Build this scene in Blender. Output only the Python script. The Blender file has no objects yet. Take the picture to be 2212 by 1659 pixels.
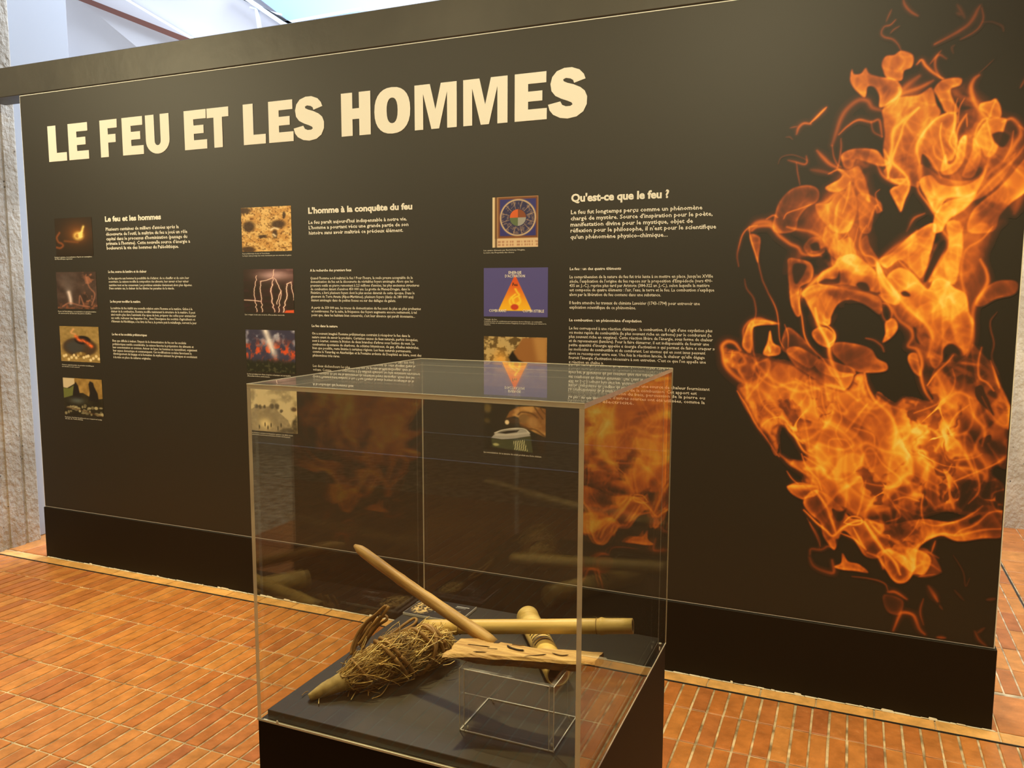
import bpy, bmesh, math, random
import numpy as np
from math import sin, cos, pi, radians, sqrt
from mathutils import Vector, Matrix

random.seed(7); rng = np.random.default_rng(7)
scene = bpy.context.scene
COL = scene.collection

# ------------------------------------------------------------------ camera
F = 1739.157; YAW = .399; PIT = -.1113; ROL = .0032
CAM = np.array([0, -2.982, 1.4465])
_f = np.array([-sin(YAW)*cos(PIT), cos(YAW)*cos(PIT), sin(PIT)])
_r = np.array([cos(YAW), sin(YAW), 0]); _u = np.cross(_r, _f)
RM = np.array([cos(ROL)*_r + sin(ROL)*_u, -sin(ROL)*_r + cos(ROL)*_u, _f])
cd = bpy.data.cameras.new('camera'); cam = bpy.data.objects.new('camera', cd); COL.objects.link(cam)
cd.sensor_width = 36; cd.lens = F*36/2212; cd.clip_start = .05; cd.clip_end = 60
cam.matrix_world = Matrix(((RM[0][0], RM[1][0], -RM[2][0], CAM[0]), (RM[0][1], RM[1][1], -RM[2][1], CAM[1]),
                           (RM[0][2], RM[1][2], -RM[2][2], CAM[2]), (0, 0, 0, 1)))
scene.camera = cam

def at(px, py, ax=1, v=0.0):
    """point of the photograph -> world point on the plane (axis ax = v); accepts arrays"""
    px = np.asarray(px, float); py = np.asarray(py, float)
    d = ((px-1106)/F)[..., None]*RM[0] - ((py-829.5)/F)[..., None]*RM[1] + RM[2]
    t = (v-CAM[ax])/d[..., ax]
    return CAM + t[..., None]*d

# ------------------------------------------------------------------ world, light, exposure
w = bpy.data.worlds.new('World'); scene.world = w; w.use_nodes = True
w.node_tree.nodes['Background'].inputs[0].default_value = (.74, .83, 1, 1)
w.node_tree.nodes['Background'].inputs[1].default_value = .85
vs = scene.view_settings
vs.view_transform = 'Standard'; vs.look = 'None'; vs.gamma = 1; vs.use_curve_mapping = False
vs.exposure = 0.12
scene.cycles.transparent_max_bounces = 40
scene.cycles.max_bounces = 8; scene.cycles.glossy_bounces = 5
scene.cycles.caustics_reflective = False; scene.cycles.caustics_refractive = False
scene.cycles.sample_clamp_indirect = 4

def area(name, loc, target, size, power, color, sy=None):
    l = bpy.data.lights.new(name, 'AREA'); l.energy = power; l.color = color; l.size = size
    if sy: l.shape = 'RECTANGLE'; l.size_y = sy
    o = bpy.data.objects.new(name, l); COL.objects.link(o); o.location = loc
    o.rotation_euler = (Vector(target)-Vector(loc)).to_track_quat('-Z', 'Y').to_euler(); return o
def spot(name, loc, target, power, color, ang=80, blend=.8, rad=.06):
    l = bpy.data.lights.new(name, 'SPOT'); l.energy = power; l.color = color; l.spot_size = radians(ang)
    l.spot_blend = blend; l.shadow_soft_size = rad
    o = bpy.data.objects.new(name, l); COL.objects.link(o); o.location = loc
    o.rotation_euler = (Vector(target)-Vector(loc)).to_track_quat('-Z', 'Y').to_euler(); return o
WARM = (1, .86, .52)
spot('track_spot', (-4.5, -2.1, 3.0), (-3.9, .0, 1.8), 225, WARM, 128, 1, .10)
spot('track_spot', (-2.3, -2.1, 3.1), (-2.2, .0, 1.6), 68, WARM, 128, 1, .10)
spot('track_spot', (-.5, -2.1, 3.0), (-.3, .0, 1.6), 130, WARM, 128, 1, .10)
spot('track_spot', (-1.5, -.85, 3.35), (-.62, -1.62, .8), 300, (1, .83, .42), 38, .6)
for fx_, fy_, fp_ in ((-3.4, -.85, 165), (-2.1, -.95, 165), (.45, -.75, 215)):
    spot('floor_fill', (fx_, fy_, 3.35), (fx_, fy_+.1, 0), fp_, (1, .79, .36), 64, 1, .12)  # unseen spots added to brighten the floor
area('room_fill', (-1.5, -3.3, 3.3), (-1.6, -2.4, 0), 3.5, 20, (1, .78, .36), 1.6)  # broad unseen fill light added over the front of the room
area('hall_skylight', (-3.5, 2.2, 5.6), (-5.5, 2.6, 1), 3.0, 360, (.72, .82, 1), 3)
area('wall_fill', (1.3, .9, 2.6), (1.2, 2.75, 1.5), .8, 62, (1, .84, .58))  # added fill, no visible source, brightens the concrete back wall

# ------------------------------------------------------------------ helpers
def link(name, me, mat=None, parent=None):
    o = bpy.data.objects.new(name, me); COL.objects.link(o)
    for m in (mat if isinstance(mat, (list, tuple)) else [mat]):
        if m is not None and m.name not in [x.name for x in me.materials if x]: me.materials.append(m)
    if parent is not None: o.parent = parent
    return o
def mesh(name, vs_, fs, mat=None, parent=None, smooth=False):
    me = bpy.data.meshes.new(name); me.from_pydata([tuple(map(float, v)) for v in vs_], [], fs); me.update()
    if smooth: me.polygons.foreach_set('use_smooth', [True]*len(me.polygons))
    return link(name, me, mat, parent)
def thing(name, label, cat, loc=(0, 0, 0), group=None):
    o = bpy.data.objects.new(name, None); COL.objects.link(o); o.location = loc; o.empty_display_size = .05
    o['label'] = label; o['category'] = cat
    if group: o['group'] = group
    return o
def tag(o, label, cat, group=None):
    o['label'] = label; o['category'] = cat
    if group: o['group'] = group
    return o
def struct(o): o['kind'] = 'structure'; return o
def bm_obj(name, bm, mat, parent=None, smooth=False):
    me = bpy.data.meshes.new(name); bm.to_mesh(me); bm.free()
    if smooth: me.polygons.foreach_set('use_smooth', [True]*len(me.polygons))
    return link(name, me, mat, parent)
def box(bm, x0, x1, y0, y1, z0, z1, bev=0):
    r = bmesh.ops.create_cube(bm, size=1)
    vv = r['verts']
    for v in vv: v.co = Vector(((x0+x1)/2+v.co.x*(x1-x0), (y0+y1)/2+v.co.y*(y1-y0), (z0+z1)/2+v.co.z*(z1-z0)))
    if bev:
        es = list({e for v in vv for e in v.link_edges})
        bmesh.ops.bevel(bm, geom=es, offset=bev, segments=1, affect='EDGES')
def box_obj(name, b, mat, parent=None, bev=0):
    bm = bmesh.new(); box(bm, *b, bev=bev); return bm_obj(name, bm, mat, parent)
def origin(o, p):
    """move the origin of a mesh object to p without moving the mesh"""
    o.data.transform(Matrix.Translation(-Vector(p))); o.location = Vector(o.location)+Vector(p)
def tube(path, rad, n=8, caps=True, jit=0):
    """path (N,3), rad scalar or N -> verts, faces"""
    P = np.asarray(path, float); N = len(P); rad = np.broadcast_to(rad, (N,))
    T = np.gradient(P, axis=0); T /= np.linalg.norm(T, axis=1)[:, None]+1e-12
    up = np.array([0, 0, 1.]) if abs(T[0][2]) < .9 else np.array([1., 0, 0])
    nrm = np.cross(T[0], up); nrm /= np.linalg.norm(nrm)
    V = []; Fc = []
    for i in range(N):
        nrm = nrm-T[i]*(nrm@T[i]); nrm /= np.linalg.norm(nrm)+1e-12
        b = np.cross(T[i], nrm)
        for k in range(n):
            a = 2*pi*k/n; rr = rad[i]*(1+jit*rng.normal()) if jit else rad[i]
            V.append(P[i]+rr*(cos(a)*nrm+sin(a)*b))
    for i in range(N-1):
        for k in range(n):
            Fc.append((i*n+k, i*n+(k+1) % n, (i+1)*n+(k+1) % n, (i+1)*n+k))
    if caps: Fc += [tuple(range(n))[::-1], tuple(range((N-1)*n, N*n))]
    return V, Fc
def cat(pts, closed=False, per=8):
    """Catmull-Rom through pts"""
    P = np.asarray(pts, float)
    if closed: Q = np.vstack([P[-1], P, P[0], P[1]])
    else: Q = np.vstack([2*P[0]-P[1], P, 2*P[-1]-P[-2]])
    out = []
    for i in range(1, len(Q)-2):
        p0, p1, p2, p3 = Q[i-1:i+3]
        for t in np.arange(per)/per:
            out.append(.5*((2*p1)+(-p0+p2)*t+(2*p0-5*p1+4*p2-p3)*t*t+(-p0+3*p1-3*p2+p3)*t**3))
    if not closed: out.append(P[-1])
    return np.array(out)
class Soup:
    def __init__(s): s.v = []; s.f = []
    def add(s, v, f):
        b = len(s.v); s.v += list(v); s.f += [tuple(i+b for i in q) for q in f]
    def obj(s, name, mat, parent=None, smooth=True): return mesh(name, s.v, s.f, mat, parent, smooth)

# ------------------------------------------------------------------ materials
def mat(name, color, rough=.6, spec=.5, metal=0):
    m = bpy.data.materials.new(name); m.use_nodes = True
    b = m.node_tree.nodes['Principled BSDF']
    b.inputs['Base Color'].default_value = (*color, 1); b.inputs['Roughness'].default_value = rough
    b.inputs['Specular IOR Level'].default_value = spec; b.inputs['Metallic'].default_value = metal
    return m
def N(m, t, **kw):
    n = m.node_tree.nodes.new(t)
    for k, v in kw.items():
        if k in n.inputs: n.inputs[k].default_value = v
        else: setattr(n, k, v)
    return n
def L(m, a, b): m.node_tree.links.new(a, b)
def noisy(m, c1, c2, scale=10, detail=6, stretch=(1, 1, 1), bump=0, bscale=None, lo=.35, hi=.65, coords='Object', bdist=.01, along=None):
    """colour varies between c1 and c2 with noise; optional bump"""
    b = m.node_tree.nodes['Principled BSDF']
    tc = N(m, 'ShaderNodeTexCoord'); mp = N(m, 'ShaderNodeMapping'); mp.inputs['Scale'].default_value = stretch
    if along is not None:
        m0 = N(m, 'ShaderNodeMapping'); q = Vector(along).rotation_difference(Vector((1, 0, 0))).to_euler(); m0.inputs['Rotation'].default_value = q
        L(m, tc.outputs[coords], m0.inputs[0]); L(m, m0.outputs[0], mp.inputs[0])
    else: L(m, tc.outputs[coords], mp.inputs[0])
    nz = N(m, 'ShaderNodeTexNoise', Scale=scale, Detail=detail); L(m, mp.outputs[0], nz.inputs['Vector'])
    cr = N(m, 'ShaderNodeValToRGB'); e = cr.color_ramp.elements
    e[0].position = lo; e[0].color = (*c1, 1); e[1].position = hi; e[1].color = (*c2, 1)
    L(m, nz.outputs['Fac'], cr.inputs[0]); L(m, cr.outputs[0], b.inputs['Base Color'])
    if bump:
        n2 = N(m, 'ShaderNodeTexNoise', Scale=bscale or scale*4, Detail=8); L(m, mp.outputs[0], n2.inputs['Vector'])
        bp = N(m, 'ShaderNodeBump', Strength=bump, Distance=bdist); L(m, n2.outputs['Fac'], bp.inputs['Height'])
        L(m, bp.outputs[0], b.inputs['Normal'])
    return m, cr, mp
PRINT = (.016, .0115, .0045)
M_print = mat('black_print', PRINT, .57, .62)
M_beam = mat('black_paint', (.05, .043, .036), .5, .5)
noisy(M_beam, (.034, .029, .020), (.050, .043, .030), 3, 5, bump=.25, bscale=9, bdist=.01)
M_plinth = mat('black_plinth', (.010, .006, .0025), .6, .25)
M_board = mat('white_board', (.85, .83, .78), .6)
M_white = mat('white_ink', (.86, .84, .78), .55, .3)
M_dim = mat('body_ink', (.80, .77, .68), .6, .3)
def attr_mat(name, rough=.5, spec=.5):
    m = mat(name, (1, 1, 1), rough, spec)
    a = N(m, 'ShaderNodeAttribute', attribute_name='Col'); L(m, a.outputs['Color'], m.node_tree.nodes['Principled BSDF'].inputs['Base Color'])
    return m
M_flame = attr_mat('flame_ink', .57, .62)
M_photo = attr_mat('photo_ink', .5, .4)
# tiles: individual variation by object random + island random
def tile_mat(name, ramp, rough=.36):
    m = mat(name, (.5, .2, .08), rough, .5); b = m.node_tree.nodes['Principled BSDF']
    oi = N(m, 'ShaderNodeObjectInfo'); ge = N(m, 'ShaderNodeNewGeometry')
    ad = N(m, 'ShaderNodeMath', operation='ADD'); L(m, oi.outputs['Random'], ad.inputs[0]); L(m, ge.outputs['Random Per Island'], ad.inputs[1])
    fr = N(m, 'ShaderNodeMath', operation='FRACT'); L(m, ad.outputs[0], fr.inputs[0])
    cr = N(m, 'ShaderNodeValToRGB'); e = cr.color_ramp.elements
    while len(e) < len(ramp): e.new(.5)
    for k, c in enumerate(ramp): e[k].position = k/(len(ramp)-1); e[k].color = (*c, 1)
    L(m, fr.outputs[0], cr.inputs[0])
    nz = N(m, 'ShaderNodeTexNoise', Scale=14, Detail=8, Roughness=.65); L(m, ge.outputs['Position'], nz.inputs['Vector'])
    mr = N(m, 'ShaderNodeMapRange'); mr.inputs[1].default_value = .3; mr.inputs[2].default_value = .7; mr.inputs[3].default_value = .72; mr.inputs[4].default_value = 1.22
    L(m, nz.outputs['Fac'], mr.inputs[0])
    mx = N(m, 'ShaderNodeMix', data_type='RGBA', blend_type='MULTIPLY'); mx.inputs[0].default_value = 1
    L(m, cr.outputs[0], mx.inputs[6]); L(m, mr.outputs[0], mx.inputs[7]); L(m, mx.outputs[2], b.inputs['Base Color'])
    n3 = N(m, 'ShaderNodeTexNoise', Scale=55, Detail=9, Roughness=.75); L(m, ge.outputs['Position'], n3.inputs['Vector'])
    r3 = N(m, 'ShaderNodeMapRange'); r3.inputs[1].default_value = .58; r3.inputs[2].default_value = .74; r3.inputs[4].default_value = .38; L(m, n3.outputs['Fac'], r3.inputs[0])
    r4 = N(m, 'ShaderNodeMapRange'); r4.inputs[1].default_value = .42; r4.inputs[2].default_value = .28; r4.inputs[4].default_value = .35; L(m, n3.outputs['Fac'], r4.inputs[0])
    m3 = N(m, 'ShaderNodeMix', data_type='RGBA'); m3.inputs[7].default_value = (.85, .62, .34, 1); L(m, r3.outputs[0], m3.inputs[0]); L(m, mx.outputs[2], m3.inputs[6])
    m4 = N(m, 'ShaderNodeMix', data_type='RGBA'); m4.inputs[7].default_value = (.22, .07, .02, 1); L(m, r4.outputs[0], m4.inputs[0]); L(m, m3.outputs[2], m4.inputs[6]); L(m, m4.outputs[2], b.inputs['Base Color'])
    n2 = N(m, 'ShaderNodeTexNoise', Scale=90, Detail=6); L(m, ge.outputs['Position'], n2.inputs['Vector'])
    bp = N(m, 'ShaderNodeBump', Strength=.25, Distance=.003); L(m, n2.outputs['Fac'], bp.inputs['Height']); L(m, bp.outputs[0], b.inputs['Normal'])
    r2 = N(m, 'ShaderNodeMapRange'); r2.inputs[3].default_value = rough-.08; r2.inputs[4].default_value = rough+.2
    L(m, nz.outputs['Fac'], r2.inputs[0]); L(m, r2.outputs[0], b.inputs['Roughness'])
    return m
M_tile = tile_mat('terracotta', [(.62, .235, .055), (.54, .185, .048), (.66, .28, .075), (.58, .22, .055), (.47, .155, .05), (.64, .26, .065)])
M_strip = tile_mat('pale_terracotta', [(.86, .46, .15), (.90, .50, .17), (.80, .42, .13)], .4)
M_mortar = mat('mortar', (.42, .36, .26), .7); noisy(M_mortar, (.26, .19, .10), (.84, .70, .45), 16, 10, bump=.4, bscale=60, bdist=.004)
M_plaster_crumb = mat('plaster_crumb', (.8, .74, .6), .8)
M_concrete = mat('concrete', (.4, .37, .31), .85, .3)
def concrete(m, c1, c2, str_=(1, 1, .7)):
    _, cr, mp = noisy(m, c1, c2, 5, 8, str_, .9, 38, .3, .7, bdist=.02)
    b = m.node_tree.nodes['Principled BSDF']
    vo = N(m, 'ShaderNodeTexVoronoi', Scale=42); vo.feature = 'F1'; L(m, mp.outputs[0], vo.inputs['Vector'])
    nz = N(m, 'ShaderNodeTexNoise', Scale=16, Detail=3); L(m, mp.outputs[0], nz.inputs['Vector'])
    mu = N(m, 'ShaderNodeMath', operation='MULTIPLY_ADD'); mu.inputs[1].default_value = .55; mu.inputs[2].default_value = -.20; L(m, nz.outputs['Fac'], mu.inputs[0])
    lt = N(m, 'ShaderNodeMath', operation='LESS_THAN'); L(m, vo.outputs['Distance'], lt.inputs[0]); L(m, mu.outputs[0], lt.inputs[1])
    mx = N(m, 'ShaderNodeMix', data_type='RGBA'); mx.inputs[7].default_value = (*[c*.45 for c in c1], 1)
    L(m, lt.outputs[0], mx.inputs[0]); L(m, cr.outputs[0], mx.inputs[6]); L(m, mx.outputs[2], b.inputs['Base Color'])
concrete(M_concrete, (.38, .34, .27), (.62, .57, .47))
M_room = mat('room_plaster', (.52, .43, .28), .9)
M_plaster = mat('pale_plaster', (.50, .53, .57), .8)
M_whitewall = mat('white_wall', (.84, .83, .84), .85); noisy(M_whitewall, (.80, .79, .80), (.87, .86, .87), .6, 3)
M_rail = mat('brown_rail', (.20, .075, .05), .6)
M_dark = mat('dark_metal', (.03, .03, .03), .4)
M_glassblue = mat('blue_glazing', (.40, .56, .85), .25)
M_frame = mat('pale_frame', (.70, .76, .86), .5)
# acrylic: clear sheet, Schlick reflection, faint dust
def acrylic(name, dust=.015, scratch=.05, tint=(.985, .985, .97)):
    m = bpy.data.materials.new(name); m.use_nodes = True; nt = m.node_tree; nt.nodes.clear()
    out = N(m, 'ShaderNodeOutputMaterial'); ge = N(m, 'ShaderNodeNewGeometry')
    dt = N(m, 'ShaderNodeVectorMath', operation='DOT_PRODUCT'); L(m, ge.outputs['Incoming'], dt.inputs[0]); L(m, ge.outputs['Normal'], dt.inputs[1])
    ab = N(m, 'ShaderNodeMath', operation='ABSOLUTE'); L(m, dt.outputs['Value'], ab.inputs[0])
    om = N(m, 'ShaderNodeMath', operation='SUBTRACT'); om.inputs[0].default_value = 1; L(m, ab.outputs[0], om.inputs[1])
    pw = N(m, 'ShaderNodeMath', operation='POWER'); pw.inputs[1].default_value = 5; L(m, om.outputs[0], pw.inputs[0])
    ma = N(m, 'ShaderNodeMath', operation='MULTIPLY_ADD'); ma.inputs[1].default_value = .96; ma.inputs[2].default_value = .04; L(m, pw.outputs[0], ma.inputs[0])
    tr = N(m, 'ShaderNodeBsdfTransparent'); tr.inputs[0].default_value = (*tint, 1)
    gl = N(m, 'ShaderNodeBsdfGlossy'); gl.inputs['Roughness'].default_value = .012; gl.inputs[0].default_value = (1, 1, 1, 1)
    mx = N(m, 'ShaderNodeMixShader'); L(m, ma.outputs[0], mx.inputs[0]); L(m, tr.outputs[0], mx.inputs[1]); L(m, gl.outputs[0], mx.inputs[2])
    df = N(m, 'ShaderNodeBsdfDiffuse'); df.inputs[0].default_value = (.8, .78, .72, 1)
    tc = N(m, 'ShaderNodeTexCoord')
    # fine scratches: stretched noise in two directions
    fac = None
    for st in ((6, 6, 190), (150, 150, 9)):
        mp = N(m, 'ShaderNodeMapping'); mp.inputs['Scale'].default_value = st; mp.inputs['Rotation'].default_value = (.05, .04, .3)
        L(m, tc.outputs['Object'], mp.inputs[0])
        nz = N(m, 'ShaderNodeTexNoise', Scale=1.0, Detail=3); L(m, mp.outputs[0], nz.inputs['Vector'])
        r = N(m, 'ShaderNodeMapRange'); r.inputs[1].default_value = .66; r.inputs[2].default_value = .8; r.inputs[4].default_value = scratch
        L(m, nz.outputs['Fac'], r.inputs[0])
        if fac is None: fac = r.outputs[0]
        else:
            a = N(m, 'ShaderNodeMath', operation='ADD'); L(m, fac, a.inputs[0]); L(m, r.outputs[0], a.inputs[1]); fac = a.outputs[0]
    a = N(m, 'ShaderNodeMath', operation='ADD'); a.inputs[1].default_value = dust; L(m, fac, a.inputs[0])
    m2 = N(m, 'ShaderNodeMixShader'); L(m, a.outputs[0], m2.inputs[0]); L(m, mx.outputs[0], m2.inputs[1]); L(m, df.outputs[0], m2.inputs[2])
    L(m, m2.outputs[0], out.inputs[0]); return m
M_acr = acrylic('acrylic', .0045, .006)
M_acr_top = acrylic('acrylic_top', .032, .02)
M_acr_clean = acrylic('acrylic_clean', .002, .004)
def edge_mat(name, tfac, color):
    m = mat(name, color, .35, .5); nt = m.node_tree; b = nt.nodes['Principled BSDF']; out = nt.nodes['Material Output']
    tr = N(m, 'ShaderNodeBsdfTransparent'); mx = N(m, 'ShaderNodeMixShader')
    tc = N(m, 'ShaderNodeTexCoord'); nz = N(m, 'ShaderNodeTexNoise', Scale=14, Detail=4); L(m, tc.outputs['Object'], nz.inputs['Vector'])
    r = N(m, 'ShaderNodeMapRange'); r.inputs[1].default_value = .35; r.inputs[2].default_value = .65; r.inputs[3].default_value = max(tfac-.2, 0); r.inputs[4].default_value = tfac+.15
    L(m, nz.outputs['Fac'], r.inputs[0]); L(m, r.outputs[0], mx.inputs[0]); L(m, b.outputs[0], mx.inputs[1]); L(m, tr.outputs[0], mx.inputs[2])
    L(m, mx.outputs[0], out.inputs[0]); return m
M_edge = edge_mat('acrylic_edge', .08, (1, .96, .78))
M_edge2 = edge_mat('riser_edge', .86, (.85, .82, .72))

# ------------------------------------------------------------------ floor
FX0, FX1 = -6.2, 2.6
fl = struct(box_obj('floor', (-9, 4.5, -7, 4.2, -.06, -.004), M_mortar))
PX = .0565; X0 = -.519-.0565*100
def tile_mesh(name, wx, wy, m, h=.006):
    bm = bmesh.new(); box(bm, -wx/2, wx/2, -wy/2, wy/2, -h, 0)
    top = [v for v in bm.verts if v.co.z > -h/2]
    es = [e for e in bm.edges if all(v in top for v in e.verts)]
    bmesh.ops.bevel(bm, geom=es, offset=.0018, segments=1, affect='EDGES')
    me = bpy.data.meshes.new(name); bm.to_mesh(me); bm.free(); me.materials.append(m); return me
def proj(P):
    d = (np.atleast_2d(P)-CAM)@RM.T
    z = np.where(d[:, 2] > .1, d[:, 2], np.nan)
    return np.c_[1106+F*d[:, 0]/z, 829.5-F*d[:, 1]/z]
rows_front = [(-.0835, -.262)]+[(-.262-.2155*k, -.262-.2155*(k+1)) for k in range(0, 26)]
tiles = []  # (cx, cy, wx, wy, kind)
nx = int((FX1-X0)/PX)
for (ya, yb) in rows_front:
    for i in range(nx):
        x = X0+PX*(i+.5)
        if -5.2 < x < 2.2: tiles.append((x, (ya+yb)/2, PX-.0075, ya-yb-.007, 0))
for k in range(12):
    ya, yb = .307+.2185*(k+1), .307+.2185*k
    for i in range(nx):
        x = X0+.02+PX*(i+.5)
        if (.3 < x < .80) or (x < -3.7 and x > -5.2):
            tiles.append((x, (ya+yb)/2, PX-.006, ya-yb-.007, 0))
strips = []
x = -.438-.19*30
while x < 2.2:
    strips.append((x+.095, -.0445, .19-.005, .066, 1)); x += .19
x = .513-.19*30
while x < 2.0:
    tiles.append((x+.095, .14, .19-.005, .285, 2)); x += .19
for k in range(14):
    tiles.append((.805+.095+.006, .33+.2*k, .185, .193, 1)); tiles.append((.805+.285+.006, .33+.2*k, .185, .193, 1)); tiles.append((1.286, .33+.2*k, .185, .193, 1))
def tile_px(t):
    cx, cy, wx, wy, _ = t
    q = proj([[cx-wx/2, cy-wy/2, 0], [cx+wx/2, cy-wy/2, 0], [cx+wx/2, cy+wy/2, 0], [cx-wx/2, cy+wy/2, 0]])
    if np.isnan(q).any(): return 0
    if not ((q[:, 0].max() > 0) and (q[:, 0].min() < 2212) and (q[:, 1].min() < 1659)): return 0
    if -.95 < cx < -.35 and cy < -1.2: pass
    c = q.mean(0)
    if 555 < c[0] < 1425 and c[1] > 1560: return 0     # behind the pedestal
    if 545 < c[0] < 1270 and c[1] > 1500: return 0
    if cy > -.02 and cx < .485 and cx > -4.04: return 0
    x_, y_ = q[:, 0], q[:, 1]
    return .5*abs(np.dot(x_, np.roll(y_, 1))-np.dot(y_, np.roll(x_, 1)))
for lst, m, base, grp in ((tiles, M_tile, 'tile', 300), (strips, M_strip, 'border_tile', 60)):
    sc = sorted(lst, key=lambda t: -tile_px(t)); big = [t for t in sc[:grp] if tile_px(t) > 60]; rest = sc[len(big):]
    cache = {}
    for (cx, cy, wx, wy, kd) in big:
        k = (round(wx, 4), round(wy, 4))
        if k not in cache: cache[k] = tile_mesh(base, wx, wy, m)
        o = bpy.data.objects.new(base, cache[k]); COL.objects.link(o); o.parent = fl
        o.location = (cx+random.uniform(-.0007, .0007), cy+random.uniform(-.001, .001), random.uniform(-.0012, 0))
        o.rotation_euler = (random.uniform(-.004, .004), random.uniform(-.006, .006), random.uniform(-.006, .006))
    s = Soup()
    for (cx, cy, wx, wy, kd) in rest:
        z = random.uniform(-.0012, 0); e = .0018
        v = [(cx+a*(wx/2), cy+b*(wy/2), -.006) for a, b in ((-1, -1), (1, -1), (1, 1), (-1, 1))]
        v2 = [(cx+a*(wx/2), cy+b*(wy/2), z-e) for a, b in ((-1, -1), (1, -1), (1, 1), (-1, 1))]
        v3 = [(cx+a*(wx/2-e), cy+b*(wy/2-e), z) for a, b in ((-1, -1), (1, -1), (1, 1), (-1, 1))]
        f = [(8, 9, 10, 11)]+[(i, (i+1) % 4, (i+1) % 4+4, i+4) for i in range(4)]+[(i+4, (i+1) % 4+4, (i+1) % 4+8, i+8) for i in range(4)]
        s.add(v+v2+v3, f)
    o = s.obj(base+'_field', m, fl, False); o['kind'] = 'stuff'
# dark joint strips let into the floor
struct(box_obj('trim_1', (-6, 2.2, -.0835, -.0795, -.01, .0012), M_dark))
struct(box_obj('trim_2', (.800, .806, .31, 2.74, -.01, .0012), M_dark))

# ------------------------------------------------------------------ hall shell
struct(box_obj('ceiling', (-8, 4.5, -7, -.5, 3.6, 3.7), M_room))
struct(box_obj('wall_front', (-8, 4.5, -7.1, -7, 0, 3.6), M_room))
struct(box_obj('wall_left', (-6.6, -6.5, -7, -.6, 0, 3.6), M_room))
struct(box_obj('wall_right', (4.4, 4.5, -7, 4.2, 0, 4.2), M_concrete))
struct(box_obj('wall_back', (-1.3, 4.4, 2.76, 2.95, -.01, 3.0), M_concrete))
struct(box_obj('wall_upper', (-16, -1.3, 4.2, 4.3, -.01, 9), M_whitewall))
# concrete pier with board marks, beside the panel's left edge
prof = [(-4.36, .2), (-4.352, .19), (-4.352, .12), (-4.36, .115), (-4.36, .100), (-4.345, .096), (-4.345, .012), (-4.352, .008), (-4.352, -.03), (-4.34, -.035),
        (-4.34, -.17), (-4.35, -.175), (-4.35, -.3), (-4.338, -.305), (-4.338, -.45), (-5.3, -.45), (-5.3, .2)]
zs = [0, .6, 1.25, 1.9, 2.455, 2.62, 3.3, 5.6]
V = []; Fc = []
for z in zs:
    for (x_, y_) in prof: V.append((x_, y_, z))
n = len(prof)
for j in range(len(zs)-1):
    for i in range(n): Fc.append((j*n+i, (j+1)*n+i, (j+1)*n+(i+1) % n, j*n+(i+1) % n))
Fc += [tuple(range(n)), tuple(range((len(zs)-1)*n, len(zs)*n))[::-1]]
bmx = mesh('concrete_pier', V, Fc, M_concrete); origin(bmx, (-4.8, -.1, 0))
tag(bmx, 'rough board-marked concrete pier at the left edge of the room', 'pier')
pil = box_obj('plaster_pilaster', (-5.0, -4.42, .21, .62, 0, 5.6), M_plaster, bev=.004); origin(pil, (-4.7, .4, 0))
tag(pil, 'smooth pale plaster pilaster just behind the concrete pier', 'pilaster')
foot = box_obj('pilaster_foot', (-4.36, -4.22, .30, .52, 0, .06), M_plaster, bev=.012); origin(foot, (-4.3, .4, 0))
tag(foot, 'small pale block on the floor at the foot of the plaster pilaster', 'block')
# rail, soffit and glazing of the upper hall
def bar3(name, A, B, r, m, parent=None, asp=1):
    A = Vector(A); B = Vector(B); d = B-A; bm = bmesh.new(); box(bm, 0, d.length, -r, r, -r*asp, r*asp)
    o = bm_obj(name, bm, m, parent); o.matrix_world = Matrix.Translation(A) @ d.to_track_quat('X', 'Z').to_matrix().to_4x4(); return o
def ext(p, q, e0=.3, e1=.3, y=4.0):
    a, b = at(*p, 1, y), at(*q, 1, y); return a-(b-a)*e0, b+(b-a)*e1
a, b = ext((183, 0), (405, 87.5), .6, .6, 3.9)
o = bar3('stair_rail', a, b, .028, M_rail); tag(o, 'slim red-brown sloping edge beam high on the white wall', 'beam')
# sloping white soffit under the edge beam (slightly proud of the wall)
def slab(name, pts, y, th, m):
    P = [at(px, py, 1, y) for px, py in pts]; n = len(P)
    return mesh(name, [tuple(p) for p in P]+[(p[0], p[1]+th, p[2]) for p in P], [tuple(range(n)), tuple(range(n, 2*n))[::-1]]+[(i, i+n, (i+1) % n+n, (i+1) % n) for i in range(n)], m)
o = slab('sloping_soffit', [(100, -60), (170, -60), (430, 95), (420, 130), (330, 130)], 3.97, .2, M_whitewall); struct(o); o.name = 'trim_3'
win = thing('clerestory_window', 'blue-lit clerestory glazing with pale frames above the black beam', 'window', tuple(at(760, 0, 1, 3.9)))
def pchild(o, p):
    o.parent = p; o.matrix_parent_inverse = Matrix.Translation(-Vector(p.location)); return o
pchild(slab('glazing', [(512, -40), (635, 55), (650, 90), (1100, 60), (1100, -120), (512, -120)], 4.05, .04, M_glassblue), win)
for p, q, r, m in (((532, 0), (634, 54), .014, M_dark), ((555, 20), (562, 70), .016, M_frame), ((634, 47), (760, 24), .014, M_frame), ((634, 60), (1000, -8), .02, M_frame),
                   ((505, -22), (640, 70), .02, M_frame), ((548, 18), (600, 30), .01, M_frame)):
    a, b = ext(p, q, .15, .15, 3.98); pchild(bar3('glazing_bar', a, b, r, m), win)
o = slab('blue_pane', [(110, 117), (139, 128), (139, 150), (110, 150)], 3.98, .02, M_glassblue)
origin(o, tuple(at(125, 125, 1, 3.98))); tag(o, 'small blue pane just showing above the left end of the black beam', 'pane')

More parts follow.
